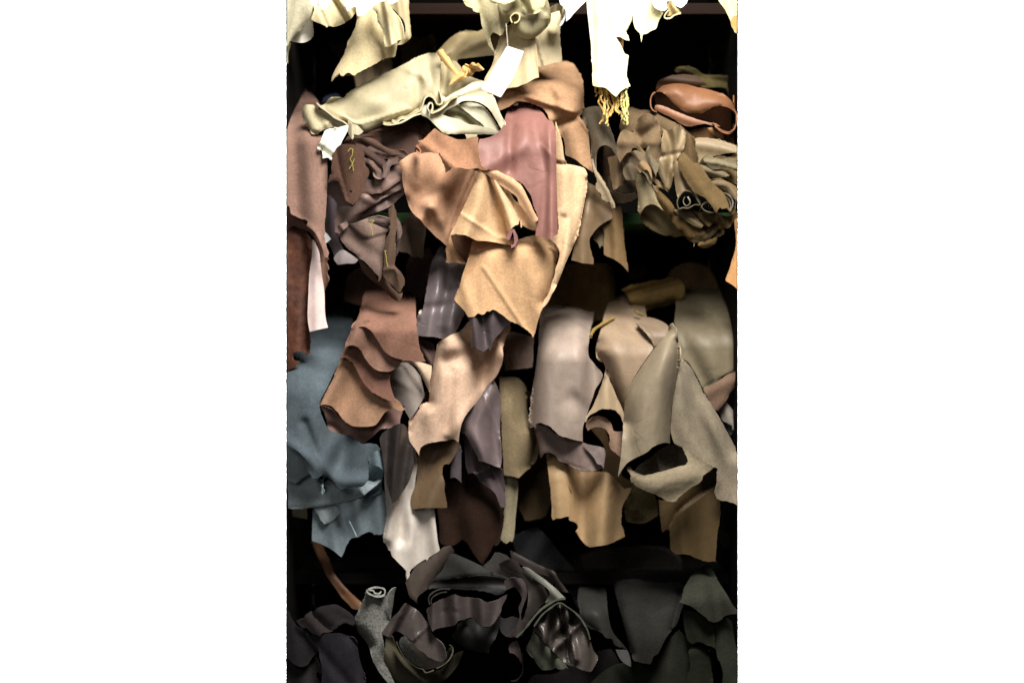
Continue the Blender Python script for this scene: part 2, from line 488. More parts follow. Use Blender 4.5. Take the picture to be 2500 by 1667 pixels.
def box(name, x0, x1, y0, y1, d0, d1, mat, parent=None, kind=None, bev=0):
    """x, y in sketch millimetres at the rack's front plane, straight box back from d0 to d1"""
    X0, X1 = (x0 - 1250) / 1000, (x1 - 1250) / 1000; Z0, Z1 = -(y1 - 833.5) / 1000, -(y0 - 833.5) / 1000; Y0, Y1 = -d0 / 1000, -d1 / 1000
    V = [(a, b, c) for a in (X0, X1) for b in (Y0, Y1) for c in (Z0, Z1)]
    f = [(0, 1, 3, 2), (4, 6, 7, 5), (0, 4, 5, 1), (2, 3, 7, 6), (0, 2, 6, 4), (1, 5, 7, 3)]
    me = bpy.data.meshes.new(name)
    l = np.array(parent.location) if parent else np.zeros(3)
    me.from_pydata([tuple(np.array(v) - l) for v in V], [], f); me.materials.append(mat)
    o = bpy.data.objects.new(name, me); COL.objects.link(o); o.parent = parent
    if bev:
        md = o.modifiers.new('bevel', 'BEVEL'); md.width = bev; md.segments = 2
    if kind: o['kind'] = kind
    return o

# ------------------------------------------------------------------ backdrop and rack
bd = box('blank_backdrop', -7000, 9500, -5000, 6500, -2300, -2350, plain('backdrop_white', (0.88, 0.88, 0.88), 0.9), kind='structure')  # added blank backdrop beside the rack, made to burn out to white
rack = bpy.data.objects.new('shelf_rack', None); COL.objects.link(rack); rack.location = (0, 0.28, -1.1)
rack['label'] = 'dark shelf rack that holds all the leather, its wooden and green board edges showing'
rack['category'] = 'rack'
black = plain('shade_black_board', (0.006, 0.0055, 0.005), 0.9, (1, 1, 4))  # near-black so the gaps stay dark: shade put into the colour
wood = plain('stained_wood', (0.010, 0.0035, 0.001), 0.55, (1, 3, 14))
green = plain('green_paint', (0.03, 0.07, 0.025), 0.6, (2, 2, 2))
box('back_panel', 702, 1798, -420, 1940, -560, -575, black, rack)
for a, b in ((697.5, 701.2), (1798.8, 1802.5)):
    box('side_panel', a, b, -420, 1940, 0, -575, black, rack)
for y, mt, dd in ((-395, wood, -6), (-6, wood, -70), (515, green, -62), (960, wood, -120), (1420, black, -150), (1840, wood, -10)):
    s_ = box('shelf', 701.6, 1798.4, y, y + 28, dd, -558, mt, rack, bev=0.002)
    s_['label'] = {'stained_wood': 'brown stained wooden shelf board', 'green_paint': 'green painted shelf board', 'shade_black_board': 'shelf board coloured near-black as if in deep shade'}[mt.name]
# ------------------------------------------------------------------ top row: pale hides hanging over the upper board
CREAM = (222, 212, 180); BEIGE = (226, 208, 160); BLOWN = (255, 250, 240); YEL = (250, 238, 190)  # BLOWN and YEL hold overexposure as hide colour
hide('A', 60, (180, 173, 145), '4,-90 245,-90 240,60 215,160 150,250 60,340 20,395 4,445', 'pale grey cream hide hanging at the top left edge beside white flaps',
     folds=[('c', '240,-60 215,160 60,340 4,445', 16, 18), ('g', '120,-60 60,300', 8, 16)], tilt=(0, .1))
hide('A', 26, (222, 217, 200), '30,372 90,388 165,390 235,345 238,180 225,60 120,60 40,200', 'small white curled hide end under the grey cream hide at top left', kind='l',
     folds=[('c', '235,345 238,180', 22, 10), ('g', '130,100 130,390', 12, 14)])
hide('A', 22, (196, 186, 150), '4,420 40,380 30,430 14,480 12,578 4,578', 'narrow cream sliver at the left edge under the grey cream hide', rag=.4)
hide('A', 92, BLOWN, '215,20 232,45 270,60 300,75 325,92 350,84 365,65 400,20 410,-90 205,-90', 'flap coloured burnt-out white, with a pointed end at the top, left of the larger white flap', kind='l', folds=[('g', '330,-80 325,80', 10, 14)])
hide('A', 48, (195, 181, 139), '250,80 225,180 262,202 300,215 360,245 365,255 380,240 440,248 520,215 590,170 635,90 640,-20 560,-90 240,-90 240,30',
     'beige hide with dark creases hanging under two white flaps at top left',
     folds=[('g', '420,-20 500,120', -14, 8), ('g', '560,-20 600,130', -22, 10), ('g', '480,0 560,120', 12, 8), ('g', '330,-80 330,220', 7, 16), ('g', '270,20 340,180', -6, 5), ('c', '440,248 520,215 590,170 635,90', 16, 12)], tilt=(0, .15))
hide('A', 84, BLOWN, '520,-90 525,30 540,70 555,106 580,85 610,63 628,68 632,95 640,125 645,146 680,150 710,135 740,108 790,60 830,30 860,18 910,8 925,-90',
     'large flap coloured burnt-out white, with ragged points in front of the long beige panel', kind='l', folds=[('g', '620,-80 600,60', -12, 9), ('g', '740,-90 680,120', 10, 16)])
hide('A', 96, BLOWN, '918,-90 921,18 930,38 965,36 1015,6 1040,-90', 'tiny tip coloured burnt-out white at the top above the right hanging beige hide', kind='l', rag=.4)
hide('A', 16, (200, 183, 139), '620,40 640,170 632,230 600,300 560,380 520,490 480,570 440,640 420,690 405,742 425,715 440,700 480,665 492,690 515,694 545,668 570,664 600,684 625,688 640,672 690,645 800,590 860,550 930,525 975,525 1000,460 1008,380 960,200 800,20',
     'long beige panel with a ragged slanting lower edge over the dark gap at top left',
     folds=[('c', '640,170 600,300 520,490 440,640 405,742', 26, 16), ('g', '700,60 640,400 560,640', 10, 26), ('g', '820,120 900,420', -12, 16), ('g', '960,300 980,520', 8, 12)], tilt=(.05, .18), wave=(60, 5, 20))
hide('A', 10, (150, 105, 85), '405,742 420,680 445,640 485,650 500,655 630,660 630,688 590,688 540,690 500,680 480,672 460,705 450,690', 'reddish brown underside showing below the long beige panel', kind='l', rag=.3)
hide('A', 54, (204, 190, 147), '780,80 815,120 830,200 860,250 880,290 885,350 895,432 915,428 935,430 955,415 1000,385 1010,375 1062,355 1062,270 1020,160 940,50 930,-90 830,-90',
     'ruffled beige hide end with a lit edge, right of the long beige panel',
     folds=[('g', '900,20 930,200 960,400', 14, 12), ('g', '985,120 1030,330', -9, 9), ('c', '815,120 830,200 880,290 895,432', 16, 9), ('g', '860,60 905,300', -7, 7)])
hide('A', 14, (181, 167, 124), '920,-90 930,60 990,100 1030,150 1060,180 1080,250 1072,330 1040,380 1005,412 1060,405 1132,342 1130,260 1118,150 1115,80 1120,-90',
     'beige hide curling to the right beside the ruffled end at top centre', kind='l',
     folds=[('c', '1115,-60 1118,150 1132,342 1060,405', 26, 16), ('g', '1010,-60 1060,160', 12, 12), ('g', '1060,0 1085,300', -10, 8)])
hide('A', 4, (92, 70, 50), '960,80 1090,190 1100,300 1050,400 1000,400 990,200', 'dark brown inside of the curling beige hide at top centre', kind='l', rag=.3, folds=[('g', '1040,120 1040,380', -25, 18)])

# bundle in the middle of the top row
hide('A', 40, (193, 182, 140), '1600,-90 1612,20 1650,60 1695,82 1710,105 1755,120 1768,180 1775,225 1800,300 1815,345 1850,430 1880,470 1914,512 1880,440 1852,370 1850,330 1880,296 1910,308 1945,328 1968,318 1978,290 1990,250 2053,180 2150,160 2200,-90',
     'ragged beige hide hanging over the top board left of the paper tag',
     folds=[('s', '1930,150 1938,250 1945,320', 12, 8), ('g', '1900,60 1880,280', 9, 12), ('g', '1720,0 1800,220', -9, 12), ('c', '1620,25 1755,120 1775,225 1850,430 1914,512', 10, 9)])
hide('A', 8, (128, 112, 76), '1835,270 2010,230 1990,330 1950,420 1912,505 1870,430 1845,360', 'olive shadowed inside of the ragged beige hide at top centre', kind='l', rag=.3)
hide('B', 66, (160, 151, 112), '-120,20 -60,130 0,200 15,285 45,325 80,345 140,362 230,330 300,270 345,215 357,150 345,80 300,-60 -100,-60',
     'rounded olive beige lobe of hide hanging above the paper tag', kind='l',
     folds=[('c', '0,200 15,285 80,345 140,362 230,330 345,215 357,150', 30, 26), ('g', '60,140 220,150', 8, 10), ('g', '230,-40 300,180', -6, 10)])
hide('B', 92, (198, 190, 140), '-260,-90 -190,25 -130,38 -50,40 0,18 55,-8 80,10 92,60 120,105 150,124 205,128 245,112 275,88 330,-90',
     'folded yellow beige hide roll end at the very top above the rounded lobe',
     folds=[('s', '-180,0 -60,30 60,-20', 10, 8), ('g', '95,20 140,100', -14, 8), ('g', '180,0 200,100', 12, 12), ('c', '92,60 150,124 275,88', 14, 12)])
ribbon('B', '2,210 -14,160 25,122 62,132 70,165 52,200 20,212', 88, 60, (184, 172, 124), thick=3, label='tiny curled beige hide end beside the rounded lobe at top centre')
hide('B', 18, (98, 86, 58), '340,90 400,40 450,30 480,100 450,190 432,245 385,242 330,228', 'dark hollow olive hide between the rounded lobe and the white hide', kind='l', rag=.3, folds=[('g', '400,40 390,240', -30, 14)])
ribbon('B', '470,70 462,130 445,180 436,226 405,246 368,238 332,226', 52, 20, (190, 178, 136), thick=3, label='thin pale edge of a rolled hide below the dark hollow at top centre')
ribbon('B', '480,90 482,150 462,200 440,235', 70, 40, BLOWN, thick=4, label='thin rolled edge coloured burnt-out white, left of the white triangular flap')
hide('B', 78, BLOWN, '432,-90 440,40 470,70 490,100 492,198 530,165 560,130 620,66 680,0 692,-90', 'triangular flap coloured burnt-out white, right of the beige bundle at top centre', kind='l', folds=[('g', '560,-80 510,160', 9, 14)])
hide('B', 28, (207, 188, 144), '-40,240 -150,480 -185,600 -255,740 -215,845 -160,850 -60,812 0,800 50,793 82,778 130,762 165,742 205,718 242,706 240,660 232,600 222,480 208,330 190,180',
     'cream hide with a torn lower edge hanging directly behind the paper tag', kind='l',
     folds=[('g', '120,300 150,740', 9, 16), ('s', '212,330 232,600', 9, 9), ('c', '-40,240 -185,600 -255,740', 18, 12), ('g', '-60,420 -90,780', -8, 14)], wave=(60, 5, 0))
hide('B', 12, (200, 184, 142), '180,180 205,330 222,480 232,612 290,600 345,588 400,572 456,566 452,480 444,400 443,240 450,190 430,100 260,160',
     'pebbled cream hide with a square lower corner, right of the torn cream hide', kind='l',
     folds=[('s', '216,335 250,450 292,590', 8, 8), ('g', '212,340 240,470', -7, 6), ('c', '443,240 444,400 456,566', 12, 10)], wave=(60, 4, 0))
tag = hide('B', 112, (250, 250, 252), '-43,420 -10,432 107,470 60,590 0,728 -60,820 -103,885 -190,850 -277,810 -200,690 -150,600 -90,500', 'blank white paper price tag hanging on a thread at top centre',
     kind='p', rag=0, thick=.6, name='paper_tag', cat='tag', group=None, wave=(200, 3, 30), edge=False, holes=['-38,503 -30,503 -29,511 -37,512'])
cord('B', '-55,215 -48,300 -40,400 -36,500', 108, .7, (225, 215, 190), name='thread', parent=tag, d1=114)

# yellow hides with overexposure put into their colour
hide('B', 84, YEL, '680,-90 688,100 700,200 710,300 722,420 725,500 732,640 740,782 780,794 820,795 858,806 885,830 920,862 950,884 975,850 1005,822 1040,800 1078,786 1062,745 1045,708 1050,610 1060,505 1028,492 1010,455 985,400 960,365 942,335 990,340 1020,358 1068,372 1058,330 1038,302 1065,250 1092,180 1102,60 1102,-90',
     'long yellow hide coloured as overexposed, with a pointed end hanging above the laces', kind='l',
     folds=[('g', '800,-80 830,760', 8, 26), ('g', '720,0 745,760', -6, 8), ('g', '980,0 900,320', -8, 14), ('g', '900,500 950,860', 7, 16), ('c', '1102,-60 1092,180 1038,302', 12, 10)], wave=(80, 4, 0))
hide('B', 58, (205, 165, 80), '925,320 1012,345 1012,460 985,430 950,370', 'ochre inside showing through the notch of the bright hanging hide', kind='l', rag=.3)
fr = empty('lace_bundle', 'B', '900,830', 62, 'bundle of thin yellow leather laces hanging below the bright pointed hide', 'laces')
for q, (s, c) in enumerate([('768,780 762,820 772,850 765,882', 0), ('800,790 798,840 805,890 792,940 820,985 835,1040 825,1095 792,1133', 0), ('815,790 822,850 812,900 838,960 830,1020', 0),
        ('845,800 842,860 850,930 848,985 830,1050', 0), ('860,810 872,870 866,930 878,980 862,1040 860,1090 868,1152', 1), ('885,830 880,880 895,930 905,985 890,1030 870,1090 852,1130', 0),
        ('905,850 918,900 925,960 915,1010 890,1060', 0), ('950,870 945,910 952,960 948,1010 985,1040', 0), ('975,850 962,900 975,950 965,1000 1000,1040 1002,1100 1018,1135', 1),
        ('990,830 1000,880 990,930 1002,985 1015,1030 1000,1090', 1), ('1010,815 1008,870 1025,920 1015,960 1025,1010 1022,1060 1030,1100', 2), ('1030,805 1042,860 1038,900 1055,945 1048,990 1030,1040 1046,1080 1048,1135', 2),
        ('1045,795 1040,850 1052,905 1058,955 1050,1010 1057,1050', 2), ('1000,830 1020,870 1012,910 1032,950', 1)]):
    cord('B', s, 62 + (q * 7) % 16, 2.5, ((214, 172, 90), (222, 200, 120), (226, 226, 130))[c], parent=fr, d1=66 + (q * 5) % 20, rough=0.7)
hide('B', 74, YEL, '1100,-90 1100,130 1108,200 1118,255 1140,285 1166,312 1172,340 1180,388 1186,350 1192,317 1230,310 1265,285 1312,262 1335,200 1372,130 1398,85 1395,-90',
     'yellow hide coloured as overexposed, tapering to a thin tip, right of the long one', kind='l',
     folds=[('g', '1200,-80 1190,290', 10, 18), ('s', '1270,-60 1300,60 1350,110', 10, 10), ('g', '1290,60 1260,240', -6, 10)])
hide('B', 88, BLOWN, '1285,-90 1292,60 1330,90 1392,100 1418,75 1408,50 1412,18 1440,10 1475,40 1500,60 1540,78 1575,50 1600,0 1610,-90', 'ragged hide coloured burnt-out white at the top above the brown curl', kind='l', folds=[('g', '1480,-80 1440,60', -9, 10)])
hide('B', 80, (158, 140, 92), '1402,30 1420,8 1445,8 1478,40 1510,62 1542,88 1536,118 1500,138 1450,142 1420,150 1400,135 1430,92 1415,70', 'small olive brown curl of hide hanging below the white ragged hide', kind='l',
     folds=[('g', '1425,20 1450,80', -12, 6), ('c', '1478,40 1542,88 1500,138', 16, 9), ('g', '1460,60 1500,110', 10, 8)])
ribbon('B', '1430,92 1398,130 1392,165 1440,168 1480,140 1538,122', 92, 78, (196, 184, 132), thick=3.4, label='pale curled rim under the small olive brown curl at top right')
hide('B', 44, (232, 222, 160), '1860,-90 1880,0 1940,90 1965,140 1990,190 2000,235 2025,280 2050,312 2050,-90', 'pale yellow hide in the top right corner', kind='l', folds=[('g', '1960,-60 2020,240', 10, 14)])
hide('B', 52, (178, 146, 66), '1994,195 2010,155 2030,144 2050,150 2050,300 2030,285 2005,240', 'ochre turned edge at the right below the pale yellow corner hide', kind='l', rag=.4)

# ------------------------------------------------------------------ second row, left: cream roll lying across
R = empty('rolled_hide', 'A', '850,1150', 0, 'long cream hide rolled up and tied, lying slantwise on the upper shelf at left', 'leather', GROUP)
hide('A', 14, (178, 167, 132), '275,935 312,962 348,948 400,900 450,892 515,892 560,848 640,795 740,745 850,690 960,640 1080,580 1200,520 1290,485 1360,490 1400,560 1395,700 1400,860 1425,910 1400,960 1340,960 1300,900 1250,920 1215,1000 1100,1045 950,1110 840,1160 760,1190 700,1222 640,1222 600,1190 570,1140 530,1105 450,1085 380,1025 310,985',
     None, kind='l', parent=R, name='body', folds=[('c', '348,948 515,892 640,795 960,640 1290,485', 55, 48), ('c', '530,1105 700,1222 950,1110 1215,1000', 26, 22), ('g', '1100,620 1250,700 1330,860', 9, 12), ('g', '1200,560 1200,760', -9, 14),
     ('s', '560,1090 640,1130 760,1100', 10, 10), ('g', '640,840 900,1000', 6, 24), ('g', '1060,700 860,800', -6, 20), ('g', '1290,560 1310,860', -12, 12)], wave=(60, 8, 60))
hide('A', -45, (138, 122, 84), '1350,500 1400,440 1450,385 1520,325 1600,290 1680,280 1740,288 1790,262 1850,400 1905,505 1830,510 1700,525 1620,535 1560,545 1540,640 1430,620', None, kind='l', parent=R, name='inner_end',
     folds=[('c', '1400,440 1520,325 1680,280 1790,262', 40, 30), ('g', '1500,480 1700,400', 9, 16), ('g', '1480,520 1560,420', -8, 10)])  # shade on this far part of the roll put into a darker tone
hide('A', 6, (170, 158, 118), '1390,560 1540,560 1640,680 1790,740 1700,780 1560,840 1440,890 1400,860', None, kind='l', parent=R, name='fold', folds=[('g', '1450,600 1440,860', -10, 9), ('g', '1600,660 1480,800', 8, 10)])
hide('A', 26, (205, 164, 92), '1358,482 1385,460 1422,448 1455,500 1482,525 1505,580 1530,610 1572,668 1560,682 1530,680 1500,650 1450,600 1410,550', None, kind='l', parent=R, name='tie', folds=[('g', '1390,470 1550,680', 6, 7)], rag=.5)
kn = hide('A', 34, (196, 154, 84), '1478,785 1490,750 1520,700 1570,665 1610,640 1600,610 1625,590 1660,600 1690,570 1715,575 1722,590 1745,575 1802,632 1770,650 1720,655 1690,690 1650,700 1600,735 1550,752 1510,770', None, kind='l', parent=R, name='knot',
     folds=[('g', '1500,760 1620,670', 10, 6), ('g', '1640,610 1700,640', -12, 6), ('g', '1700,590 1790,640', 9, 6), ('g', '1580,650 1660,690', -10, 5)])
cord('A', '1655,640 1640,665 1625,700', 44, 2.2, (215, 175, 105), parent=R, name='tie_end')
hide('A', 34, (178, 167, 132), '150,957 200,955 245,958 268,985 300,1000 340,1022 400,1058 460,1095 528,1118 530,1132 500,1150 440,1158 395,1165 330,1190 300,1210 285,1228 235,1224 205,1185 165,1130 142,1050 142,990', None, parent=R, name='end_flap',
     folds=[('s', '300,1005 330,1040 360,1065', -10, 8), ('c', '150,957 142,1050 205,1185 285,1228', 20, 18), ('g', '250,970 300,1100', -7, 10), ('g', '420,1090 330,1150', 7, 10)], rag=.5)
ribbon('A', '272,938 310,975 370,1020 440,1075 520,1112 552,1140', 40, 10, (186, 176, 142), thick=3.2, parent=R, name='rim')
hide('A', 44, (250, 246, 222), '350,1188 400,1172 455,1165 510,1150 562,1140 555,1180 540,1222 520,1262 500,1300 485,1345 470,1385 450,1430 432,1465 405,1458 380,1432 350,1440 325,1448 330,1415 325,1380 300,1365 275,1350 300,1300 330,1235', None, kind='l', parent=R, name='loose_end',
     folds=[('s', '460,1150 400,1200 375,1250', 5, 6), ('g', '340,1380 420,1440', -10, 7), ('c', '562,1140 500,1300 432,1465', 8, 8)], rag=.5)  # burnt-out light on this end put into a near-white tone
hide('A', 30, (188, 178, 145), '560,1100 600,1130 640,1140 700,1200 660,1230 610,1225 612,1250 600,1272 575,1245 560,1180', None, kind='l', parent=R, name='corner', folds=[('g', '600,1130 600,1250', 10, 6)])
for s in ('1215,1010 1240,960 1260,900 1300,876 1345,900 1370,950 1400,955 1418,925 1405,870 1395,840', '1300,1020 1285,985 1300,945 1325,945 1330,985 1318,1030 1360,1020 1420,985 1450,960 1500,905 1560,880',
          '1225,1010 1180,1030 1100,1080 1040,1085 1000,1120 960,1110', '1225,1035 1150,1060 1060,1110 1000,1130 930,1140 880,1130'):
    ribbon('A', s, 44, 0, (178, 168, 130), kind='l', thick=3.4, parent=R, name='rolled_edge', shift=(-2, -8))
hide('A', 26, (216, 206, 170), '1400,872 1450,890 1500,858 1560,825 1640,785 1700,748 1790,740 1860,790 1885,885 1810,880 1700,870 1620,872 1540,885 1480,915 1440,950 1425,920', None, kind='l', parent=R, name='upper_lip', folds=[('c', '1450,890 1560,825 1700,748 1790,740', 18, 12), ('g', '1500,880 1700,810', 7, 10)])
hide('A', 30, (226, 219, 184), '1215,1045 1240,960 1300,960 1310,1000 1420,1000 1440,970 1480,930 1530,897 1620,872 1700,868 1765,870 1892,890 1910,935 1930,990 1960,1060 1990,1120 1994,1180 1975,1220 1950,1236 1900,1228 1700,1226 1560,1222 1440,1222 1390,1180 1340,1130 1280,1075 1225,1050',
     None, kind='l', parent=R, name='outer_loop', folds=[('c', '1440,1222 1700,1226 1950,1236 1994,1180 1930,990 1892,890', 12, 12), ('g', '1290,1060 1420,1180', 6, 14)],
     holes=['1420,1045 1450,1010 1540,963 1600,925 1700,922 1790,952 1850,1003 1897,1073 1932,1138 1958,1183 1945,1198 1880,1180 1750,1146 1650,1130 1620,1116 1570,1090 1480,1068'], rag=.5)  # strong light on the folded end put into a paler tone
hide('A', 20, (232, 228, 196), '1540,968 1600,945 1640,932 1720,940 1780,965 1830,1010 1870,1065 1900,1115 1930,1165 1945,1200 1880,1195 1820,1180 1780,1130 1700,1070 1640,1020 1590,985', None, kind='l', parent=R, name='inner_leaf',
     folds=[('c', '1640,932 1780,965 1870,1065 1945,1200', 16, 10)], rag=.5)
hide('A', 2, (196, 190, 146), '1380,1060 1420,1000 1540,955 1660,1000 1800,1140 1700,1170 1500,1120', None, kind='l', parent=R, name='roll_inside', folds=[('g', '1420,1010 1560,990 1740,1120', -16, 12)], rag=.4)  # greenish shade of the cavity put into the colour
hide('A', 10, (228, 214, 175), '1620,1215 1740,1222 1728,1250 1690,1255 1640,1268 1632,1240', None, parent=R, name='corner', rag=.4)

# dim rolls deep in the top bay
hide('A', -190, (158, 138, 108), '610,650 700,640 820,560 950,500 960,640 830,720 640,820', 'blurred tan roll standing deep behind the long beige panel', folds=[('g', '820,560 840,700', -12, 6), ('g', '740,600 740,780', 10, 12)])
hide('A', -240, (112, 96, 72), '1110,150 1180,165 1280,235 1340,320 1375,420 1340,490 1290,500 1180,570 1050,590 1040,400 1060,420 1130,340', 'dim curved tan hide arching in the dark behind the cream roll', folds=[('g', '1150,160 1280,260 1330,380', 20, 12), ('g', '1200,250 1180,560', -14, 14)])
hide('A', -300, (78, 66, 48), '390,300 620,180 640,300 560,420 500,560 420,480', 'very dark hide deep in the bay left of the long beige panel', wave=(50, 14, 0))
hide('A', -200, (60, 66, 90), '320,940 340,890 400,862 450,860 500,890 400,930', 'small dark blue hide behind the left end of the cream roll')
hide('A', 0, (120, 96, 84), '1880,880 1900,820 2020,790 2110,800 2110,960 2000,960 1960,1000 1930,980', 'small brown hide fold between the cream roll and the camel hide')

# ------------------------------------------------------------------ second row, left edge
hide('A', 34, (136, 106, 92), '4,790 120,800 230,860 300,950 285,1000 160,955 140,1040 165,1130 235,1222 320,1235 345,1300 370,1440 372,1560 367,1760 360,1900 350,2060 352,2190 368,2260 386,2312 376,2352 340,2345 330,2280 300,2200 255,2120 210,2080 178,2055 192,2025 180,2008 130,1995 90,1975 42,1950 30,1900 22,1880 4,1875',
     'large dusty pink brown suede hide hanging at the left edge of the second shelf',
     folds=[('t', '0,800 0,1330', 420), ('g', '200,1250 240,1900', 12, 24), ('c', '372,1500 360,1900 350,2190', 12, 10), ('g', '60,1300 90,1850', -12, 22), ('g', '80,1990 260,2110 320,2250', 6, 8)], tilt=(0, .12), wave=(90, 7, 0))
hide('C', 14, (122, 86, 74), '4,385 60,455 170,515 240,610 310,700 340,800 335,860 300,800 280,740 230,650 190,610 130,592 60,570 4,592', 'dark pink brown hide edge tucked under the large pink brown suede', folds=[('g', '4,480 170,560 290,700', 8, 10)])
hide('C', 2, (104, 62, 44), '4,588 70,575 140,598 200,650 240,725 230,850 205,1000 195,1150 190,1300 200,1430 212,1530 218,1620 212,1700 208,1738 190,1748 165,1722 130,1712 90,1712 60,1728 55,1762 75,1790 122,1798 100,1832 60,1855 30,1876 4,1882',
     'hairy reddish brown cowhide hanging at the left edge beside the blue hides', kind='f', folds=[('g', '120,700 110,1650', 12, 28), ('c', '60,575 200,650 240,725', 30, 22), ('c', '235,800 195,1150 212,1700', 14, 12)], wave=(70, 10, 0))
hide('C', 22, (228, 204, 198), '235,690 270,740 295,800 308,900 318,980 328,1060 343,1160 346,1250 348,1330 358,1420 377,1492 300,1508 210,1530 196,1460 190,1380 193,1280 197,1180 205,1020 215,930 228,850',
     'pale pink strip of leather hanging beside the hairy cowhide', kind='l', folds=[('g', '265,800 275,1500', 8, 14), ('c', '308,900 343,1160 377,1492', 6, 8)], tilt=(0, .12), rag=.4)
hide('C', 12, (122, 92, 74), '325,790 345,855 386,860 366,892 376,935 380,962 366,990 372,1012 382,1045 362,1110 344,1168 330,1080 305,960 300,880', 'narrow brown ragged hide edge right of the pale pink strip', folds=[('g', '335,860 345,1120', -8, 7), ('c', '366,892 372,1012 344,1168', 8, 7)])
hide('C', -8, (250, 250, 250), '335,615 350,622 405,685 350,728 335,720', 'corner of a white paper label behind the pink brown suede', kind='p', rag=0, thick=.6, name='paper_label', cat='label', group=None, wave=(100, 1, 0), edge=False)

# dark brown bundle under the cream roll
hide('A', 4, (82, 57, 46), '520,1300 560,1240 640,1225 760,1190 860,1160 1000,1110 1100,1060 1180,1035 1262,1070 1310,1180 1262,1260 1180,1330 1160,1430 1000,1470 850,1430 700,1400',
     'dark brown smooth hide spread out directly under the cream roll', kind='l', folds=[('t', '0,1040 0,1250', 60), ('g', '700,1230 1000,1150 1200,1060', 12, 10), ('s', '900,1200 1150,1180 1240,1210', -8, 10), ('g', '1180,1060 1250,1220', -14, 10)], wave=(60, 6, 60))
hide('A', 24, (90, 69, 58), '560,1305 600,1270 650,1258 720,1252 780,1262 835,1290 880,1330 925,1352 980,1366 1030,1368 1068,1372 1100,1400 1160,1425 1110,1450 1050,1420 1000,1410 900,1430 850,1432 800,1400 740,1350 690,1318 620,1296',
     'curved dark taupe hide with a lifted edge in the dark brown bundle', folds=[('c', '560,1305 690,1318 800,1400 850,1432', 16, 10), ('g', '760,1290 960,1400', 8, 10), ('s', '1060,1372 1160,1420', 10, 6)], rag=.5)
hide('C', 54, (87, 63, 51), '430,-100 470,-160 540,-180 620,-170 700,-110 712,-40 722,20 745,45 752,80 735,140 718,210 690,270 655,320 630,350 605,376 585,362 560,350 522,322 528,300 505,270 490,235 478,180 468,160 430,155 400,162 372,178 385,120 402,90 408,20',
     'taupe suede flap with a yellow chalk mark and pinholes in the dark brown bundle',
     folds=[('g', '600,-150 590,330', 9, 20), ('c', '402,90 372,178 440,158', 16, 14), ('s', '430,-60 480,120', 8, 10), ('g', '470,60 490,230', -10, 9)], holes=['570,248 582,240 594,250 590,260 576,262', '592,346 602,344 604,352 594,354'], wave=(50, 7, 10))
for i, (tl, s, dd) in enumerate([('C', '560,-110 575,-135 600,-130 598,-80 580,-40 600,0 606,62', 66), ('C', '620,-50 598,0 570,45', 66), ('C', '760,518 795,520 765,555 775,600 786,652', 62), ('C', '890,790 905,840 910,890 922,935', 68), ('C', '898,800 912,790', 68)]):
    cord(tl, s, dd, 0.9, (176, 170, 70), name='chalk_mark', label=['looped yellow chalk line on the taupe suede flap', 'short slanting yellow chalk stroke crossing the looped one', 'yellow chalk tick on the triangular taupe hide', 'yellow chalk stroke on the narrow taupe hide', 'tiny yellow chalk dash above the stroke on the narrow taupe hide'][i], cat='chalk mark', group='yellow chalk marks')
hide('C', 30, (104, 84, 76), '700,-60 800,-20 860,20 930,-30 1010,-60 1020,0 940,20 925,80 890,125 840,150 800,135 770,90 750,60', 'dark brown crumpled hide edge beside the chalk marked flap', folds=[('g', '800,60 830,130 880,120', 14, 8), ('g', '860,0 900,60', -14, 8), ('g', '740,0 800,40', 8, 7)])
ribbon('C', '790,60 800,110 840,135 880,120 900,70 880,30', 42, 10, (140, 118, 108), thick=3.5, label='small curled brown hide rim in the dark brown bundle')
hide('C', 20, (147, 118, 107), '690,280 700,140 800,140 860,100 930,60 1020,-5 1047,150 980,190 935,222 890,250 850,270 805,270 780,278', 'pinkish grey smooth hide, uppermost of the stacked layers left of the camel hides', kind='l', folds=[('g', '830,120 840,260', 8, 8), ('g', '720,150 780,270', 6, 14), ('c', '690,278 850,270 1047,150', 8, 7)])
hide('C', 8, (150, 123, 112), '600,390 690,270 800,268 856,262 930,200 1047,140 1060,222 1000,252 930,290 870,318 828,352 760,392 700,430 640,455 585,490 540,525 500,565 468,632 436,625 438,520 450,420 520,385',
     'long pinkish grey hide, second of the stacked layers left of the camel hides', kind='l', folds=[('g', '620,420 470,600', 12, 18), ('g', '700,300 800,350', 7, 12), ('c', '436,625 438,520 450,420', 14, 12), ('c', '540,525 700,430 930,290', 8, 7), ('g', '840,270 930,280', -6, 6)])
hide('C', -6, (150, 126, 118), '480,640 500,560 560,500 690,420 830,340 930,280 1058,220 1074,270 1020,320 965,370 900,410 850,432 780,455 700,490 640,515 570,552 545,545 520,590 480,640',
     'narrow mauve hide, lowest of the stacked layers left of the camel hides', kind='l', folds=[('g', '800,380 830,440', 7, 10), ('c', '570,552 700,490 850,432 1020,320', 8, 8), ('g', '930,300 960,370', -8, 7)])
hide('C', 34, (116, 96, 86), '468,652 490,620 560,560 640,530 720,500 800,475 900,490 945,510 955,560 925,610 905,640 895,720 885,800 880,900 872,960 868,1020 850,1062 832,1075 838,1030 800,990 770,950 720,900 655,850 620,822 560,775 500,705',
     'triangular taupe suede hide pointing down, with a chalk tick near its top', folds=[('s', '560,560 700,680 900,640', -6, 20), ('g', '700,560 850,1000', 10, 24), ('g', '800,490 960,560', -14, 12), ('c', '468,652 560,775 655,850', 12, 9), ('g', '620,700 800,820', -7, 16)], wave=(60, 7, -30))
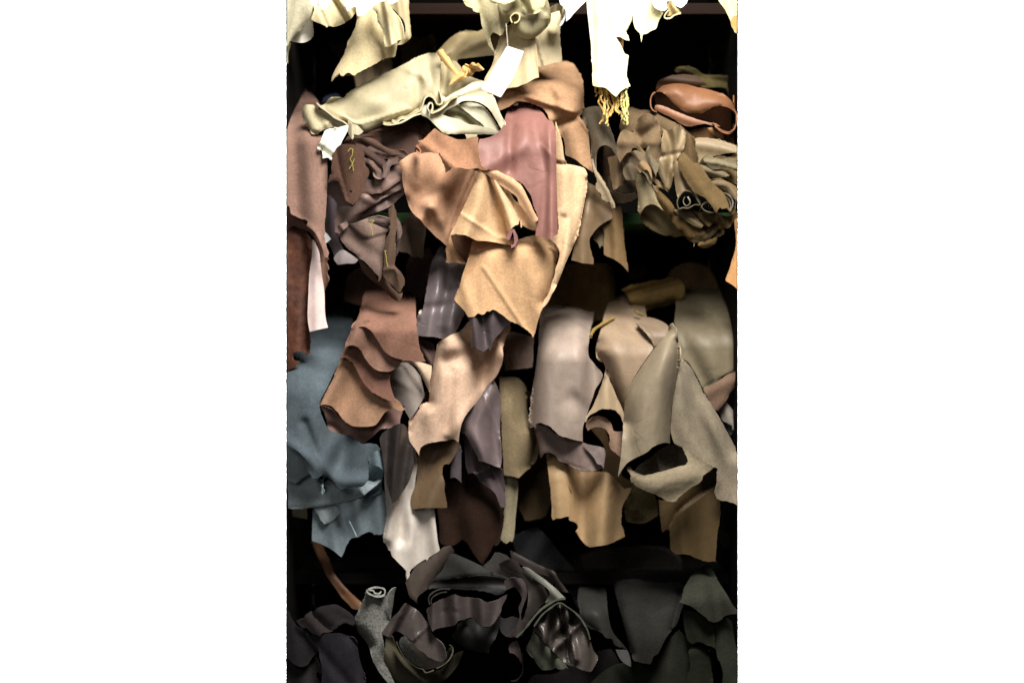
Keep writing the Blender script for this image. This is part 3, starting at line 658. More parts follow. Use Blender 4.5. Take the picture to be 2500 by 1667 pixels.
hide('C', 46, (93, 73, 59), '925,420 955,385 968,345 985,400 1002,440 1002,500 1010,560 998,620 990,680 998,760 992,860 985,925 1010,955 1040,985 1070,1040 1078,1085 1060,1130 1035,1175 1000,1150 960,1105 910,1060 878,1010 884,920 888,820 900,690 935,620 942,520',
     'narrow taupe hide with a yellow chalk stroke, ending in a rounded tip', folds=[('g', '960,420 940,800 900,1000', 9, 12), ('c', '1002,440 998,620 985,925', 10, 7), ('s', '900,960 990,960 1040,1100', 8, 10), ('g', '1020,1000 1020,1140', 8, 10)])
hide('C', 18, (99, 78, 63), '638,835 700,900 770,965 830,1070 860,1060 885,1010 930,1090 985,1150 1030,1185 1058,1168 1050,1210 1022,1262 985,1240 950,1215 900,1160 860,1120 800,1080 740,1030 690,970 660,900',
     'lowest taupe suede flap of the dark brown bundle, behind the triangular one', folds=[('g', '680,900 900,1100 1010,1240', 8, 10), ('c', '660,900 740,1030 860,1120 985,1240', 14, 10)])
hide('C', -40, (112, 96, 80), '1030,640 1060,560 1120,470 1200,480 1262,560 1258,700 1240,860 1200,845 1160,850 1100,815 1040,805 1020,790', 'dim taupe hide in shadow between the dark brown bundle and the camel hides', kind='l', folds=[('g', '1080,560 1120,820', 12, 16), ('c', '1262,560 1240,860', 20, 14)])
hide('C', 12, (92, 76, 72), '1000,480 1030,520 1050,600 1030,700 1020,800 1000,840 1004,700', 'thin purple brown hide edge beside the narrow chalked hide', kind='l', rag=1.4)
hide('C', -30, (215, 200, 200), '430,860 470,800 510,782 570,815 650,875 625,905 560,908 460,916', 'small blurred white leather piece under the triangular taupe hide', kind='l', folds=[('g', '520,790 500,910', 8, 14)])
hide('C', -44, (92, 80, 86), '372,280 450,350 450,560 480,700 520,790 450,880 400,760 368,700', 'dark purple grey hide in the gap right of the pink brown suede', kind='l', folds=[('g', '400,300 430,840', 12, 14)])
hide('C', -60, (70, 56, 52), '380,150 470,150 560,340 600,400 440,440 380,420', 'dark brown hide in shadow under the chalk marked flap', wave=(50, 10, 0))
# ------------------------------------------------------------------ second row, middle: camel, pink and tan hides
hide('B', 4, (172, 134, 98), '-210,860 -100,830 40,740 240,640 250,590 330,590 450,560 540,575 600,640 640,720 655,800 652,900 650,1010 618,1060 650,1110 685,1180 705,1300 720,1460 738,1572 690,1540 640,1505 570,1450 490,1412 482,1330 470,1270 430,1210 400,1170 375,1130 340,1090 322,1040 270,985 200,955 120,930 70,920 30,930 0,952 -60,985 -120,1010 -170,980',
     'wide camel suede hide draped behind the glossy pink hide',
     folds=[('t', '0,600 0,900', 120), ('c', '600,640 655,800 650,1010', 34, 26), ('s', '600,1080 560,1030 500,1010', 8, 14), ('g', '610,1060 560,1080', -19, 10), ('g', '250,700 480,900 560,1200 640,1480', 12, 24), ('g', '300,640 360,660', -17, 12), ('g', '430,1180 480,1400', -10, 12), ('g', '80,860 300,930', 7, 10)], tilt=(0, .1))
hide('B', 64, (144, 98, 88), '-60,1060 -20,980 0,950 40,925 75,920 130,935 190,965 250,1000 300,1050 325,1085 370,1112 385,1150 397,1200 402,1350 405,1500 410,1700 412,1850 416,2050 414,2135 385,2152 362,2188 320,2172 270,2160 215,2150 222,2100 235,2050 238,1975 215,1920 200,1880 170,1780 130,1720 100,1680 50,1650 0,1640 -80,1600 -180,1560 -290,1500 -312,1420 -305,1330 -295,1272 -200,1250 -110,1190 -70,1120',
     'glossy pink hide with a vertical crease hanging in the centre of the second shelf', kind='l',
     folds=[('t', '0,900 0,1400', 170), ('c', '397,1200 405,1500 412,1850 414,2135', 22, 16), ('g', '345,1480 355,2120', 8, 10), ('g', '300,1500 330,1650 300,1900', -8, 14), ('g', '120,960 100,1300 -100,1450', 9, 20), ('g', '0,1000 -10,1200', -12, 14), ('s', '130,1190 370,1420', 3, 12), ('g', '210,1500 270,2100', 5, 20)], wave=(80, 6, -10), tilt=(0, .04))
hide('D', 30, (226, 190, 146), '395,-380 410,-330 440,-250 462,-160 475,-60 500,0 560,12 622,28 660,42 680,80 687,150 684,230 678,280 655,380 640,470 622,560 600,640 575,710 550,770 500,880 470,950 440,1030 410,1100 385,1150 362,1190 325,1262 258,1345 290,1250 335,1180 365,1090 390,1010 395,960 420,890 434,810 400,735 355,700 370,665 412,640 405,300 400,0',
     'long light tan hide curling down the right side of the pink hide', folds=[('g', '470,-100 500,400 480,800', 17, 22), ('c', '687,150 640,470 550,770 410,1100', 18, 18), ('g', '580,60 560,600', -10, 18), ('s', '480,0 600,20', -9, 8), ('g', '430,850 400,1080', -8, 10)], wave=(70, 6, 10))
hide('D', 24, (150, 85, 60), '255,1348 300,1245 340,1175 365,1110 360,1160 330,1200 318,1270 290,1310', 'thin reddish edge at the lowest tip of the long light tan hide', kind='l', rag=.5)
hide('D', 30, (206, 164, 118), '-352,690 -300,665 -200,660 -100,640 0,700 60,690 120,670 215,655 300,672 360,695 405,735 425,790 420,840 400,900 385,990 362,1090 335,1180 300,1260 272,1330 250,1390 232,1445 218,1500 210,1540 192,1582 172,1545 140,1520 105,1495 60,1465 0,1440 -45,1410 -75,1385 -120,1358 -150,1335 -180,1330 -205,1345 -228,1342 -250,1368 -275,1375 -310,1362 -345,1392 -398,1394 -430,1345 -470,1300 -525,1240 -500,1170 -470,1090 -440,1000 -405,890 -375,790',
     'broad tan suede panel with a torn lower edge hanging lowest in the centre',
     folds=[('g', '-60,1240 0,1330 20,1360', 4, 5), ('g', '-430,1150 -380,1300', 6, 14), ('g', '150,800 230,1200', 10, 26), ('t', '0,640 0,900', 40), ('c', '360,695 425,790 400,900 362,1090 300,1260', 44, 34), ('g', '-200,720 -240,1320', 9, 30), ('g', '60,760 0,1420', 10, 36), ('g', '-350,900 -500,1230', -9, 14), ('g', '-352,690 -100,690 300,680', -21, 16)], wave=(100, 6, 15))
hide('C', 26, (198, 152, 118), '1008,-5 1030,-25 1060,-45 1130,-90 1200,-110 1300,-105 1420,-95 1480,-60 1500,20 1560,20 1650,40 1745,70 1730,150 1700,240 1650,340 1600,430 1560,510 1525,580 1490,640 1482,700 1500,770 1495,830 1480,905 1452,895 1456,850 1448,790 1452,750 1410,705 1360,665 1300,605 1250,555 1220,510 1180,480 1142,440 1112,380 1090,310 1068,230 1055,160 1045,80 1020,30',
     'broad scalloped camel suede hide fanning out at the left of the central hides',
     folds=[('s', '1490,640 1560,440 1700,120', -12, 16), ('g', '1180,330 1360,420 1440,560', 10, 16), ('g', '1440,20 1420,130 1300,250 1120,330', -19, 22), ('g', '1560,60 1500,150 1380,260 1240,480', 22, 26), ('g', '1650,120 1560,360 1480,620', -22, 24), ('g', '1100,40 1200,200', 10, 20), ('c', '1008,-5 1045,80 1068,230 1142,440', 10, 12), ('g', '1360,330 1300,400', 13, 16)], wave=(70, 7, 30), tilt=(-.06, .03))
hide('C', 48, (222, 182, 134), '1740,75 1790,60 1850,90 1880,150 1905,240 1935,320 1965,420 1990,500 2012,570 2040,640 2062,700 2050,745 2030,742 1990,735 1900,716 1820,705 1728,698 1700,685 1640,655 1600,646 1540,642 1488,652 1510,600 1545,540 1570,480 1605,410 1640,330 1680,240 1712,160',
     'light tan pleat of hide fanning down beside the scalloped camel hide',
     folds=[('g', '1800,120 1720,420 1640,620', 27, 24), ('g', '1880,260 1900,520 1960,700', -18, 20), ('c', '1712,160 1605,410 1488,652', 22, 14), ('s', '1850,625 1910,665 1990,670', 6, 8)], wave=(60, 5, 20))
hide('D', 50, (224, 184, 138), '-205,105 -160,60 -120,90 -60,170 -20,240 0,290 40,350 78,378 110,420 150,470 192,528 210,505 236,500 232,560 228,612 190,608 150,592 120,575 95,556 88,580 80,545 75,515 65,520 58,552 30,562 0,585 -20,625 -35,620 -70,500 -110,380 -150,260',
     'narrow light tan fold with a nicked end just left of the pink hide', folds=[('g', '-150,120 -40,420 0,560', 18, 16), ('g', '-20,300 110,540', -10, 12), ('c', '-205,105 -110,380 -35,620', 14, 10)])
hide('D', 62, (208, 162, 120), '-300,15 -200,30 -120,70 -50,105 0,128 50,165 100,220 135,290 165,350 195,420 220,470 238,500 232,520 192,530 150,470 110,415 72,370 40,305 0,270 -60,230 -120,190 -200,120 -300,75',
     'thin tan strip edging the lower left side of the pink hide', folds=[('g', '-200,60 60,220 180,430', 8, 12)], rag=1.3)
ribbon('D', '-40,690 -20,640 8,605 30,650 36,700 18,745 -8,752', 60, 20, (128, 86, 84), thick=9, label='small purplish curl below the nicked light tan fold', kind='l')
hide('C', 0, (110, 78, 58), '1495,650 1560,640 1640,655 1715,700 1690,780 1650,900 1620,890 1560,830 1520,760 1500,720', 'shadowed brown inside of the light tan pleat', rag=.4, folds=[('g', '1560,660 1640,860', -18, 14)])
hide('C', 14, (196, 152, 108), '1490,650 1505,700 1530,770 1570,830 1625,890 1640,915 1600,910 1540,900 1470,905 1458,840 1470,740', 'small camel corner hanging below the scalloped hide', folds=[('g', '1490,700 1560,890', 10, 12)])
hide('A', 80, (168, 122, 90), '1178,1332 1200,1305 1250,1262 1300,1215 1350,1172 1400,1205 1450,1232 1510,1255 1560,1272 1640,1268 1742,1250 1744,1330 1748,1400 1760,1450 1775,1500 1830,1550 1790,1552 1740,1535 1690,1540 1640,1542 1580,1530 1520,1532 1470,1520 1435,1480 1420,1440 1402,1412 1395,1395 1350,1398 1300,1388 1255,1395 1215,1400 1185,1370',
     'reddish camel suede flap with a curled left corner above the scalloped hide',
     folds=[('c', '1350,1172 1200,1305 1178,1332 1215,1400', 16, 14), ('g', '1400,1230 1500,1500', 6, 20), ('g', '1230,1300 1340,1380', 8, 12), ('g', '1600,1290 1720,1520', -7, 20)], wave=(60, 7, 0), rag=1.4)
ribbon('A', '1180,1330 1205,1350 1222,1385 1200,1402 1184,1370', 84, 40, (170, 115, 84), thick=3.5, label='dark rolled corner at the left end of the reddish camel flap')
hide('A', 60, (232, 190, 148), '1385,1400 1405,1395 1440,1470 1490,1500 1500,1540 1470,1560 1450,1570 1440,1520 1410,1450', 'pale torn suede edge between the reddish camel flap and the scalloped hide', rag=2)

# ------------------------------------------------------------------ second row, right
T1 = empty('rolled_hide', 'B', '850,1500', 0, 'tall brown grey hide tube with a dark open end, right of the camel hide', 'leather', GROUP)
hide('B', 24, (124, 112, 92), '640,1010 680,985 740,970 800,975 850,1020 880,1120 910,1200 940,1290 965,1360 990,1440 1004,1500 1008,1568 1020,1690 1008,1640 995,1540 975,1470 940,1400 905,1350 850,1322 800,1340 770,1390 760,1450 758,1568 738,1572 722,1460 716,1300 690,1170 650,1100', None, parent=T1, name='tube_wall',
     folds=[('t', '0,970 0,1350', 110), ('c', '640,1010 716,1300 738,1572', 34, 26), ('c', '850,1020 940,1290 1008,1568', 34, 28), ('g', '740,980 830,1320', 14, 22)], rag=.5)
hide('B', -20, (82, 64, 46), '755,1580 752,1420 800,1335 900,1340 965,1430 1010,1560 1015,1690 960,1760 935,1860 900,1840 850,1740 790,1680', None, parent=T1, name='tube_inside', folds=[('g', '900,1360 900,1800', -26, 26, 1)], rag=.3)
hide('D', 34, (150, 134, 106), '718,-40 740,-45 752,10 780,80 810,125 850,180 885,245 912,310 938,368 942,405 925,400 915,420 880,352 850,335 818,318 795,260 772,235 765,195 770,140 748,80 738,35', None, parent=T1, name='torn_rim', folds=[('s', '760,80 860,240 925,380', 7, 5)], rag=1.4)
hide('D', 0, (125, 102, 72), '690,170 730,190 768,210 790,260 822,318 880,355 912,400 918,450 912,500 870,520 830,545 795,570 760,605 735,640 710,680 712,760 728,810 738,860 742,918 690,912 640,905 590,890 540,878 555,800 570,740 600,650 630,540 655,430 676,300',
     'taupe hide with a deep notch hanging below the brown grey tube', kind='l', folds=[('g', '720,220 680,600', 10, 18), ('c', '690,170 655,430 570,740', 14, 12), ('g', '780,380 880,440', -10, 16), ('g', '620,600 640,900', 7, 16)])
hide('D', -14, (129, 102, 63), '900,420 990,380 1002,470 1010,560 1020,660 1030,750 1042,850 1055,920 1060,985 1030,950 1000,918 960,890 920,868 870,845 842,828 836,740 842,640 830,550 870,520 915,500',
     'olive taupe hide tapering to a long point, right of the notched hide', kind='l', folds=[('g', '930,420 930,860', 9, 16), ('g', '880,560 900,840', -8, 12), ('c', '1002,470 1030,750 1060,985', 12, 10)])
hide('D', -24, (140, 122, 92), '760,600 830,540 850,640 840,770 820,740 800,770 780,720 740,690', 'small brown hide scrap showing in the notch under the taupe hide', kind='l', rag=1.6)
hide('D', -8, (142, 126, 106), '880,240 960,262 1020,280 1130,265 1145,310 1100,335 1060,350 1010,360 965,358 935,345 930,300', 'low dark taupe roll bottom resting just above the green shelf edge', kind='l', folds=[('c', '935,345 1010,360 1145,310', 18, 12), ('s', '960,262 1040,278 1110,268', 8, 8)], rag=.4)
hide('D', -16, (96, 84, 68), '880,120 1010,30 1160,60 1160,250 1030,270 900,250', 'dark taupe hide in shadow left of the crumpled bundle', folds=[('g', '1000,60 1130,200', 12, 16)])
hide('D', 26, (110, 88, 60), '870,-60 990,-90 1002,-20 1012,60 1018,150 1015,195 985,195 950,230 920,240 900,100', 'brown hide edge hanging between the tube and the crumpled bundle', kind='l', folds=[('g', '960,-60 950,200', 14, 16)])
hide('D', 34, (115, 98, 76), '1005,-40 1060,-120 1120,-60 1170,10 1180,70 1130,95 1080,90 1040,110 1015,160 1018,60', 'taupe hide fold at the left foot of the crumpled bundle', kind='l', folds=[('g', '1080,-60 1060,90', 12, 12)])
# crumpled taupe bundle
hide('B', 30, (99, 81, 57), '1050,975 1110,985 1160,1000 1240,1005 1300,1020 1370,1060 1430,1092 1500,1125 1575,1178 1560,1240 1480,1240 1380,1240 1280,1180 1130,1190 1050,1200 980,1190 985,1120 1000,1050',
     'dark taupe suede lying on top of the crumpled bundle at right', folds=[('t', '0,975 0,1150', 90), ('c', '1050,975 1160,1000 1300,1020 1575,1178', 22, 20), ('g', '1140,1040 1060,1160', -12, 14), ('g', '1330,1060 1300,1200', 10, 14)])
hide('B', 60, (119, 98, 71), '955,1310 975,1240 995,1195 1030,1180 1070,1195 1112,1212 1125,1160 1135,1110 1160,1070 1195,1045 1240,1032 1280,1050 1305,1080 1340,1130 1358,1190 1362,1240 1355,1340 1362,1400 1345,1460 1330,1500 1318,1560 1312,1620 1295,1600 1265,1530 1225,1450 1215,1400 1245,1332 1215,1345 1180,1365 1140,1350 1100,1352 1080,1385 1050,1395 1020,1430 985,1485 960,1420',
     'broad grey taupe folded hide at the front of the crumpled bundle',
     folds=[('g', '1112,1212 1180,1240 1250,1200', -10, 12), ('g', '1240,1060 1290,1250 1270,1500', 12, 20), ('c', '1305,1080 1362,1240 1330,1500', 16, 10), ('g', '1020,1220 1040,1360', 8, 14), ('g', '1130,1110 1150,1220', -12, 10), ('g', '1180,1300 1340,1300', 6, 12)])
hide('B', 70, (146, 125, 90), '1362,1165 1400,1185 1450,1175 1500,1155 1560,1180 1582,1215 1580,1290 1560,1360 1530,1410 1500,1455 1478,1500 1470,1560 1455,1640 1440,1700 1428,1728 1405,1680 1380,1620 1350,1520 1338,1470 1365,1400 1358,1340 1372,1260 1385,1215',
     'light crumpled hide with a ruffled edge in the middle of the taupe bundle', kind='l',
     folds=[('g', '1400,1200 1450,1320 1420,1600', -12, 10), ('g', '1480,1180 1500,1380', 12, 12), ('g', '1380,1320 1440,1520', 10, 9), ('g', '1540,1200 1480,1440', -9, 9), ('c', '1560,1180 1580,1290 1478,1500', 12, 9), ('g', '1390,1420 1500,1400', -5, 5)], rag=1.6)
hide('D', 92, (109, 88, 54), '1515,-60 1560,-108 1600,-70 1650,-10 1700,0 1745,50 1790,120 1830,170 1880,220 1925,262 1960,330 1985,402 1990,440 1960,405 1925,412 1890,395 1878,420 1862,442 1830,400 1790,345 1745,300 1700,285 1650,250 1610,190 1575,135 1545,80 1515,20',
     'long diagonal strip of olive suede across the front of the crumpled bundle', folds=[('c', '1560,-108 1745,50 1925,262 1985,402', 10, 10), ('g', '1560,0 1700,200 1850,380', 6, 14)], wave=(90, 4, 50))
hide('D', 76, (162, 138, 103), '1462,-10 1490,-35 1520,-10 1530,50 1550,100 1590,160 1625,210 1658,258 1620,245 1590,238 1555,255 1530,280 1515,320 1500,280 1488,200 1475,100', 'pale tapered tube left of the diagonal olive strip', kind='l',
     folds=[('c', '1462,-10 1475,100 1500,280', 18, 12), ('g', '1510,20 1560,220', 8, 10), ('c', '1530,50 1658,258', 12, 8)], rag=.4)
for s, lb in (('1520,412 1505,350 1530,285 1575,245 1625,255 1665,290 1700,345 1712,375 1670,372 1632,390 1600,405 1560,400 1525,412', 'rolled hide end with a shiny dark inside under the diagonal olive strip'),
              ('1575,300 1560,345 1590,385 1625,350 1600,300', 'tiny inner spiral of the shiny rolled hide end'),
              ('1728,395 1735,370 1775,360 1815,380 1840,420 1850,445 1800,440 1755,425 1728,395', 'small rolled hide end beside the shiny one'),
              ('1880,300 1900,275 1940,268 1985,295 2010,345 2005,400', 'pale rolled hide edge at the far right of the crumpled bundle'),
              ('1900,290 1950,300 1985,345 1995,400 1985,440', 'inner rolled hide edge at the far right of the crumpled bundle')):
    ribbon('D', s, 86, 20, (92, 82, 60), kind='g', thick=2.4, label=lb, shift=(2, -3))
hide('D', 50, (70, 60, 45), '1530,390 1560,300 1640,300 1720,370 1760,420 1640,430', 'dark glossy inner leather inside the rolled end', kind='l', folds=[('g', '1600,320 1620,420', 16, 8), ('g', '1560,330 1570,400', -10, 6)])
T2 = empty('rolled_hide', 'D', '1250,500', 30, 'olive hide tube with a dark mouth at the left of the crumpled bundle', 'leather', GROUP)
hide('D', 66, (158, 143, 108), '1108,120 1130,100 1160,92 1200,108 1240,150 1275,210 1310,270 1340,330 1362,380 1385,432 1350,400 1320,382 1290,370 1255,370 1215,390 1185,430 1165,475 1152,420 1148,340 1142,250 1120,170', None, parent=T2, name='tube_wall', folds=[('c', '1108,120 1148,340 1165,475', 24, 18), ('c', '1200,108 1310,270 1385,432', 18, 14)], rag=.5)
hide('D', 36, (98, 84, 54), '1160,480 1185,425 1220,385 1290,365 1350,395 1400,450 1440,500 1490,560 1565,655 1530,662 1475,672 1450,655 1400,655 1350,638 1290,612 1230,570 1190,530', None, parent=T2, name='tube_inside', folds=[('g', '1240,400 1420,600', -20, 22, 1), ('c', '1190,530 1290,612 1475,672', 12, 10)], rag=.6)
hide('D', 52, (103, 81, 46), '1310,240 1350,250 1400,295 1450,350 1500,420 1640,430 1720,500 1790,572 1830,520 1868,455 1872,560 1850,610 1820,650 1780,685 1730,705 1660,722 1610,702 1580,665 1545,635 1500,575 1455,520 1400,450 1350,370 1325,310',
     'wide olive hide curving round the bottom of the crumpled bundle', folds=[('g', '1460,500 1500,430', -8, 6), ('g', '1560,480 1700,600', 10, 20), ('c', '1545,635 1610,702 1730,705 1850,610', 20, 18), ('g', '1700,500 1790,580', -14, 14), ('g', '1360,290 1480,500', 8, 14)])
hide('D', 60, (97, 77, 46), '1640,430 1720,440 1800,450 1868,440 1870,500 1810,560 1790,575 1740,530 1690,480', 'small dark olive hide wedge under the diagonal strip', folds=[('g', '1700,440 1800,560', 10, 10)])
hide('D', 84, (135, 110, 76), '1130,30 1160,-10 1200,-30 1250,20 1270,60 1275,120 1282,190 1310,205 1342,212 1335,235 1328,262 1300,240 1285,205 1270,150 1250,80 1230,55 1195,60 1170,85', 'narrow ruffled taupe hide edge above the olive tube', folds=[('g', '1180,10 1260,100', 8, 7), ('s', '1262,60 1276,190', 6, 5)])
hide('D', 66, (121, 100, 68), '1130,-180 1200,-120 1245,-60 1260,20 1290,60 1310,130 1360,170 1400,210 1430,260 1380,230 1330,200 1290,150 1250,60 1200,40 1160,-60', 'small curled taupe piece beside the ruffled edge in the bundle', folds=[('g', '1200,-80 1280,120', 10, 10)])
hide('B', 40, (138, 119, 86), '1650,1265 1720,1255 1800,1258 1860,1268 1950,1292 2050,1335 2050,1392 1980,1395 1900,1412 1850,1425 1800,1432 1780,1410 1750,1445 1700,1510 1680,1420 1660,1340',
     'pale grey green hide lying flat at the right under the orange brown roll', kind='l', folds=[('c', '1650,1265 1800,1258 2050,1335', 20, 16), ('g', '1700,1320 1980,1370', 6, 14)])
hide('D', 46, (108, 90, 59), '1700,10 1740,-60 1770,-82 1830,-55 1900,-70 1980,-65 2050,-110 2050,190 2010,175 1975,150 1930,125 1880,110 1810,105 1760,90', 'olive grey hide layer at the right edge of the crumpled bundle', folds=[('g', '1800,-20 1960,100', 10, 16), ('g', '1760,60 1900,-20', -8, 12), ('c', '1760,90 1880,110 2010,175', 8, 8)])
hide('D', 56, (114, 92, 59), '1790,140 1850,132 1900,130 1940,150 1990,175 2040,205 2050,300 2040,380 2030,440 1995,470 1970,400 1930,280 1880,215 1830,160', 'lower olive hide layer at the right edge of the crumpled bundle', folds=[('s', '1850,215 1920,205 1965,240', 7, 7), ('g', '1860,160 2010,240', 8, 12), ('c', '2040,205 2040,380', 12, 10)])
hide('B', 52, (97, 78, 51), '1578,1180 1620,1220 1660,1270 1665,1330 1690,1420 1700,1560 1730,1640 1700,1620 1640,1520 1590,1440 1550,1400 1580,1300', 'curled taupe hide between the light crumpled one and the pale flat hide', folds=[('g', '1610,1220 1640,1450', -14, 12), ('c', '1620,1220 1665,1330 1700,1560', 10, 8)])
hide('D', 44, (116, 92, 55), '1690,735 1720,705 1760,712 1785,690 1832,680 1862,650 1845,615 1870,595 1905,592 1928,612 1925,640 1900,662 1875,668 1868,700 1845,735 1800,760 1745,770 1712,762', 'curled olive hide tail at the bottom right of the crumpled bundle', folds=[('g', '1700,740 1830,700', 8, 10), ('g', '1880,610 1890,650', -14, 8), ('c', '1712,762 1800,760 1868,700', 8, 8)], rag=1.3)
hide('D', 40, (99, 78, 46), '1870,450 1990,480 2040,420 2050,480 2010,540 1990,580 1950,595 1880,600 1840,680 1790,690 1860,610', 'dark olive hide tucked behind the curled tail at the right', folds=[('g', '1900,480 1960,580', 12, 10)])
cord('D', '1655,720 1662,735 1655,755', 52, .8, (150, 130, 90), label='loose thread under the wide olive hide', cat='thread', name='thread')

# orange brown roll at the right
OR = empty('rolled_hide', 'B', '1650,1150', -20, 'flattened orange brown hide roll lying at the right of the second shelf', 'leather', GROUP)
hide('B', 10, (130, 86, 52), '1268,880 1290,855 1330,820 1362,790 1430,770 1510,762 1600,772 1680,795 1760,808 1850,835 1930,862 1985,905 2015,950 2035,1000 2046,1045 2010,1005 1960,980 1900,968 1840,975 1780,1008 1740,1030 1690,1036 1640,1034 1580,1020 1520,985 1470,940 1430,895 1400,865 1360,842 1320,838 1290,850', None, kind='l', parent=OR, name='upper_layer',
     folds=[('c', '1290,855 1362,790 1510,762 1760,808 1985,905 2046,1045', 40, 30), ('c', '1400,865 1520,985 1690,1036 1900,968', 10, 9), ('g', '1500,820 1640,960 1900,900', 8, 18)], wave=(50, 5, 70), rag=.5)
hide('B', 14, (148, 102, 72), '1305,965 1340,960 1400,975 1470,1005 1560,1042 1640,1072 1720,1098 1800,1118 1860,1128 1900,1155 1840,1150 1760,1130 1700,1140 1650,1152 1590,1152 1540,1130 1480,1090 1400,1050 1340,1015 1300,995', None, kind='l', parent=OR, name='lower_layer', folds=[('g', '1350,985 1600,1090 1800,1130', 7, 12)], rag=.6)
for s in ('1305,840 1275,870 1262,920 1268,980 1290,1010 1320,1020', '1830,1120 1880,1170 1960,1205 2010,1190 2042,1130 2046,1045 2020,1000', '1850,1150 1910,1200 1980,1215 2030,1170'):
    ribbon('B', s, 26, -60, (120, 72, 34), kind='l', thick=3, parent=OR, name='rolled_edge')
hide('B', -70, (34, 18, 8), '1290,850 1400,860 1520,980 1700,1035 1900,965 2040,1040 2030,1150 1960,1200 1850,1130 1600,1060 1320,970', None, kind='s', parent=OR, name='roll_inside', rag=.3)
hide('B', -60, (64, 42, 22), '1310,820 1330,750 1420,700 1560,680 1700,700 1780,780 1600,790 1450,780', None, kind='l', parent=OR, name='back_layer', folds=[('g', '1400,720 1600,740', 10, 14)])
hide('B', -8, (168, 124, 74), '1780,1172 1820,1162 1860,1172 1900,1205 1928,1240 1932,1265 1890,1258 1850,1240 1800,1205', 'small tan curl under the orange brown roll at right', kind='l', folds=[('g', '1810,1180 1910,1250', 10, 8)])
hide('B', -110, (76, 68, 38), '1478,640 1500,618 1560,606 1610,612 1660,632 1700,655 1760,682 1830,688 1900,688 1980,710 2050,752 2050,870 1980,820 1900,795 1800,800 1740,800 1700,765 1685,715 1650,680 1600,665 1540,660 1500,660', 'dim olive hide edge lying on top of the orange brown roll', folds=[('c', '1478,640 1560,606 1760,682 1900,688 2050,752', 14, 8), ('g', '1700,700 1900,740', -12, 10)])
hide('B', -30, (112, 76, 34), '1860,1190 1960,1215 2050,1130 2050,1345 1950,1290 1850,1262 1640,1262 1600,1200 1760,1160', 'dark orange brown hide in the gap below the orange brown roll', kind='l')
hide('B', -30, (170, 110, 40), '2030,880 2050,870 2050,1010 2036,980', 'small orange strip at the right edge beside the roll', kind='l', rag=.3)
hide('D', 20, (205, 150, 88), '2050,420 2050,1140 2020,1112 1990,1092 1945,1062 1958,1020 1980,962 1995,910 2008,858 2030,790 2042,740 2036,640 2026,520', 'strip of orange tan hide hanging at the right edge below the crumpled bundle', kind='l', folds=[('c', '2036,640 2008,858 1945,1062', 12, 14)])

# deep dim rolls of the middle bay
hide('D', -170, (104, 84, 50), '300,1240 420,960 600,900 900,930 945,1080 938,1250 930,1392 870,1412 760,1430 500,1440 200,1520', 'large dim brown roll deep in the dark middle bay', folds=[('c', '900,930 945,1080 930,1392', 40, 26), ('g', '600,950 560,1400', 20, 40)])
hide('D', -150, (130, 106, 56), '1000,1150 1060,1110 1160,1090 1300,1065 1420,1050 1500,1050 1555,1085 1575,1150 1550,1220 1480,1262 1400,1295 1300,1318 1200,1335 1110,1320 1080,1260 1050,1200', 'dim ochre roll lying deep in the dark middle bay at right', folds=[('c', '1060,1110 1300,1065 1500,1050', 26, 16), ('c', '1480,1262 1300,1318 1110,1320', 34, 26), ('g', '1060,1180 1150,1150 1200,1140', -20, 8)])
hide('D', -260, (80, 66, 44), '1080,960 1200,930 1245,1000 1200,1050 1060,1060', 'small very dim brown roll above the ochre roll in the middle bay')

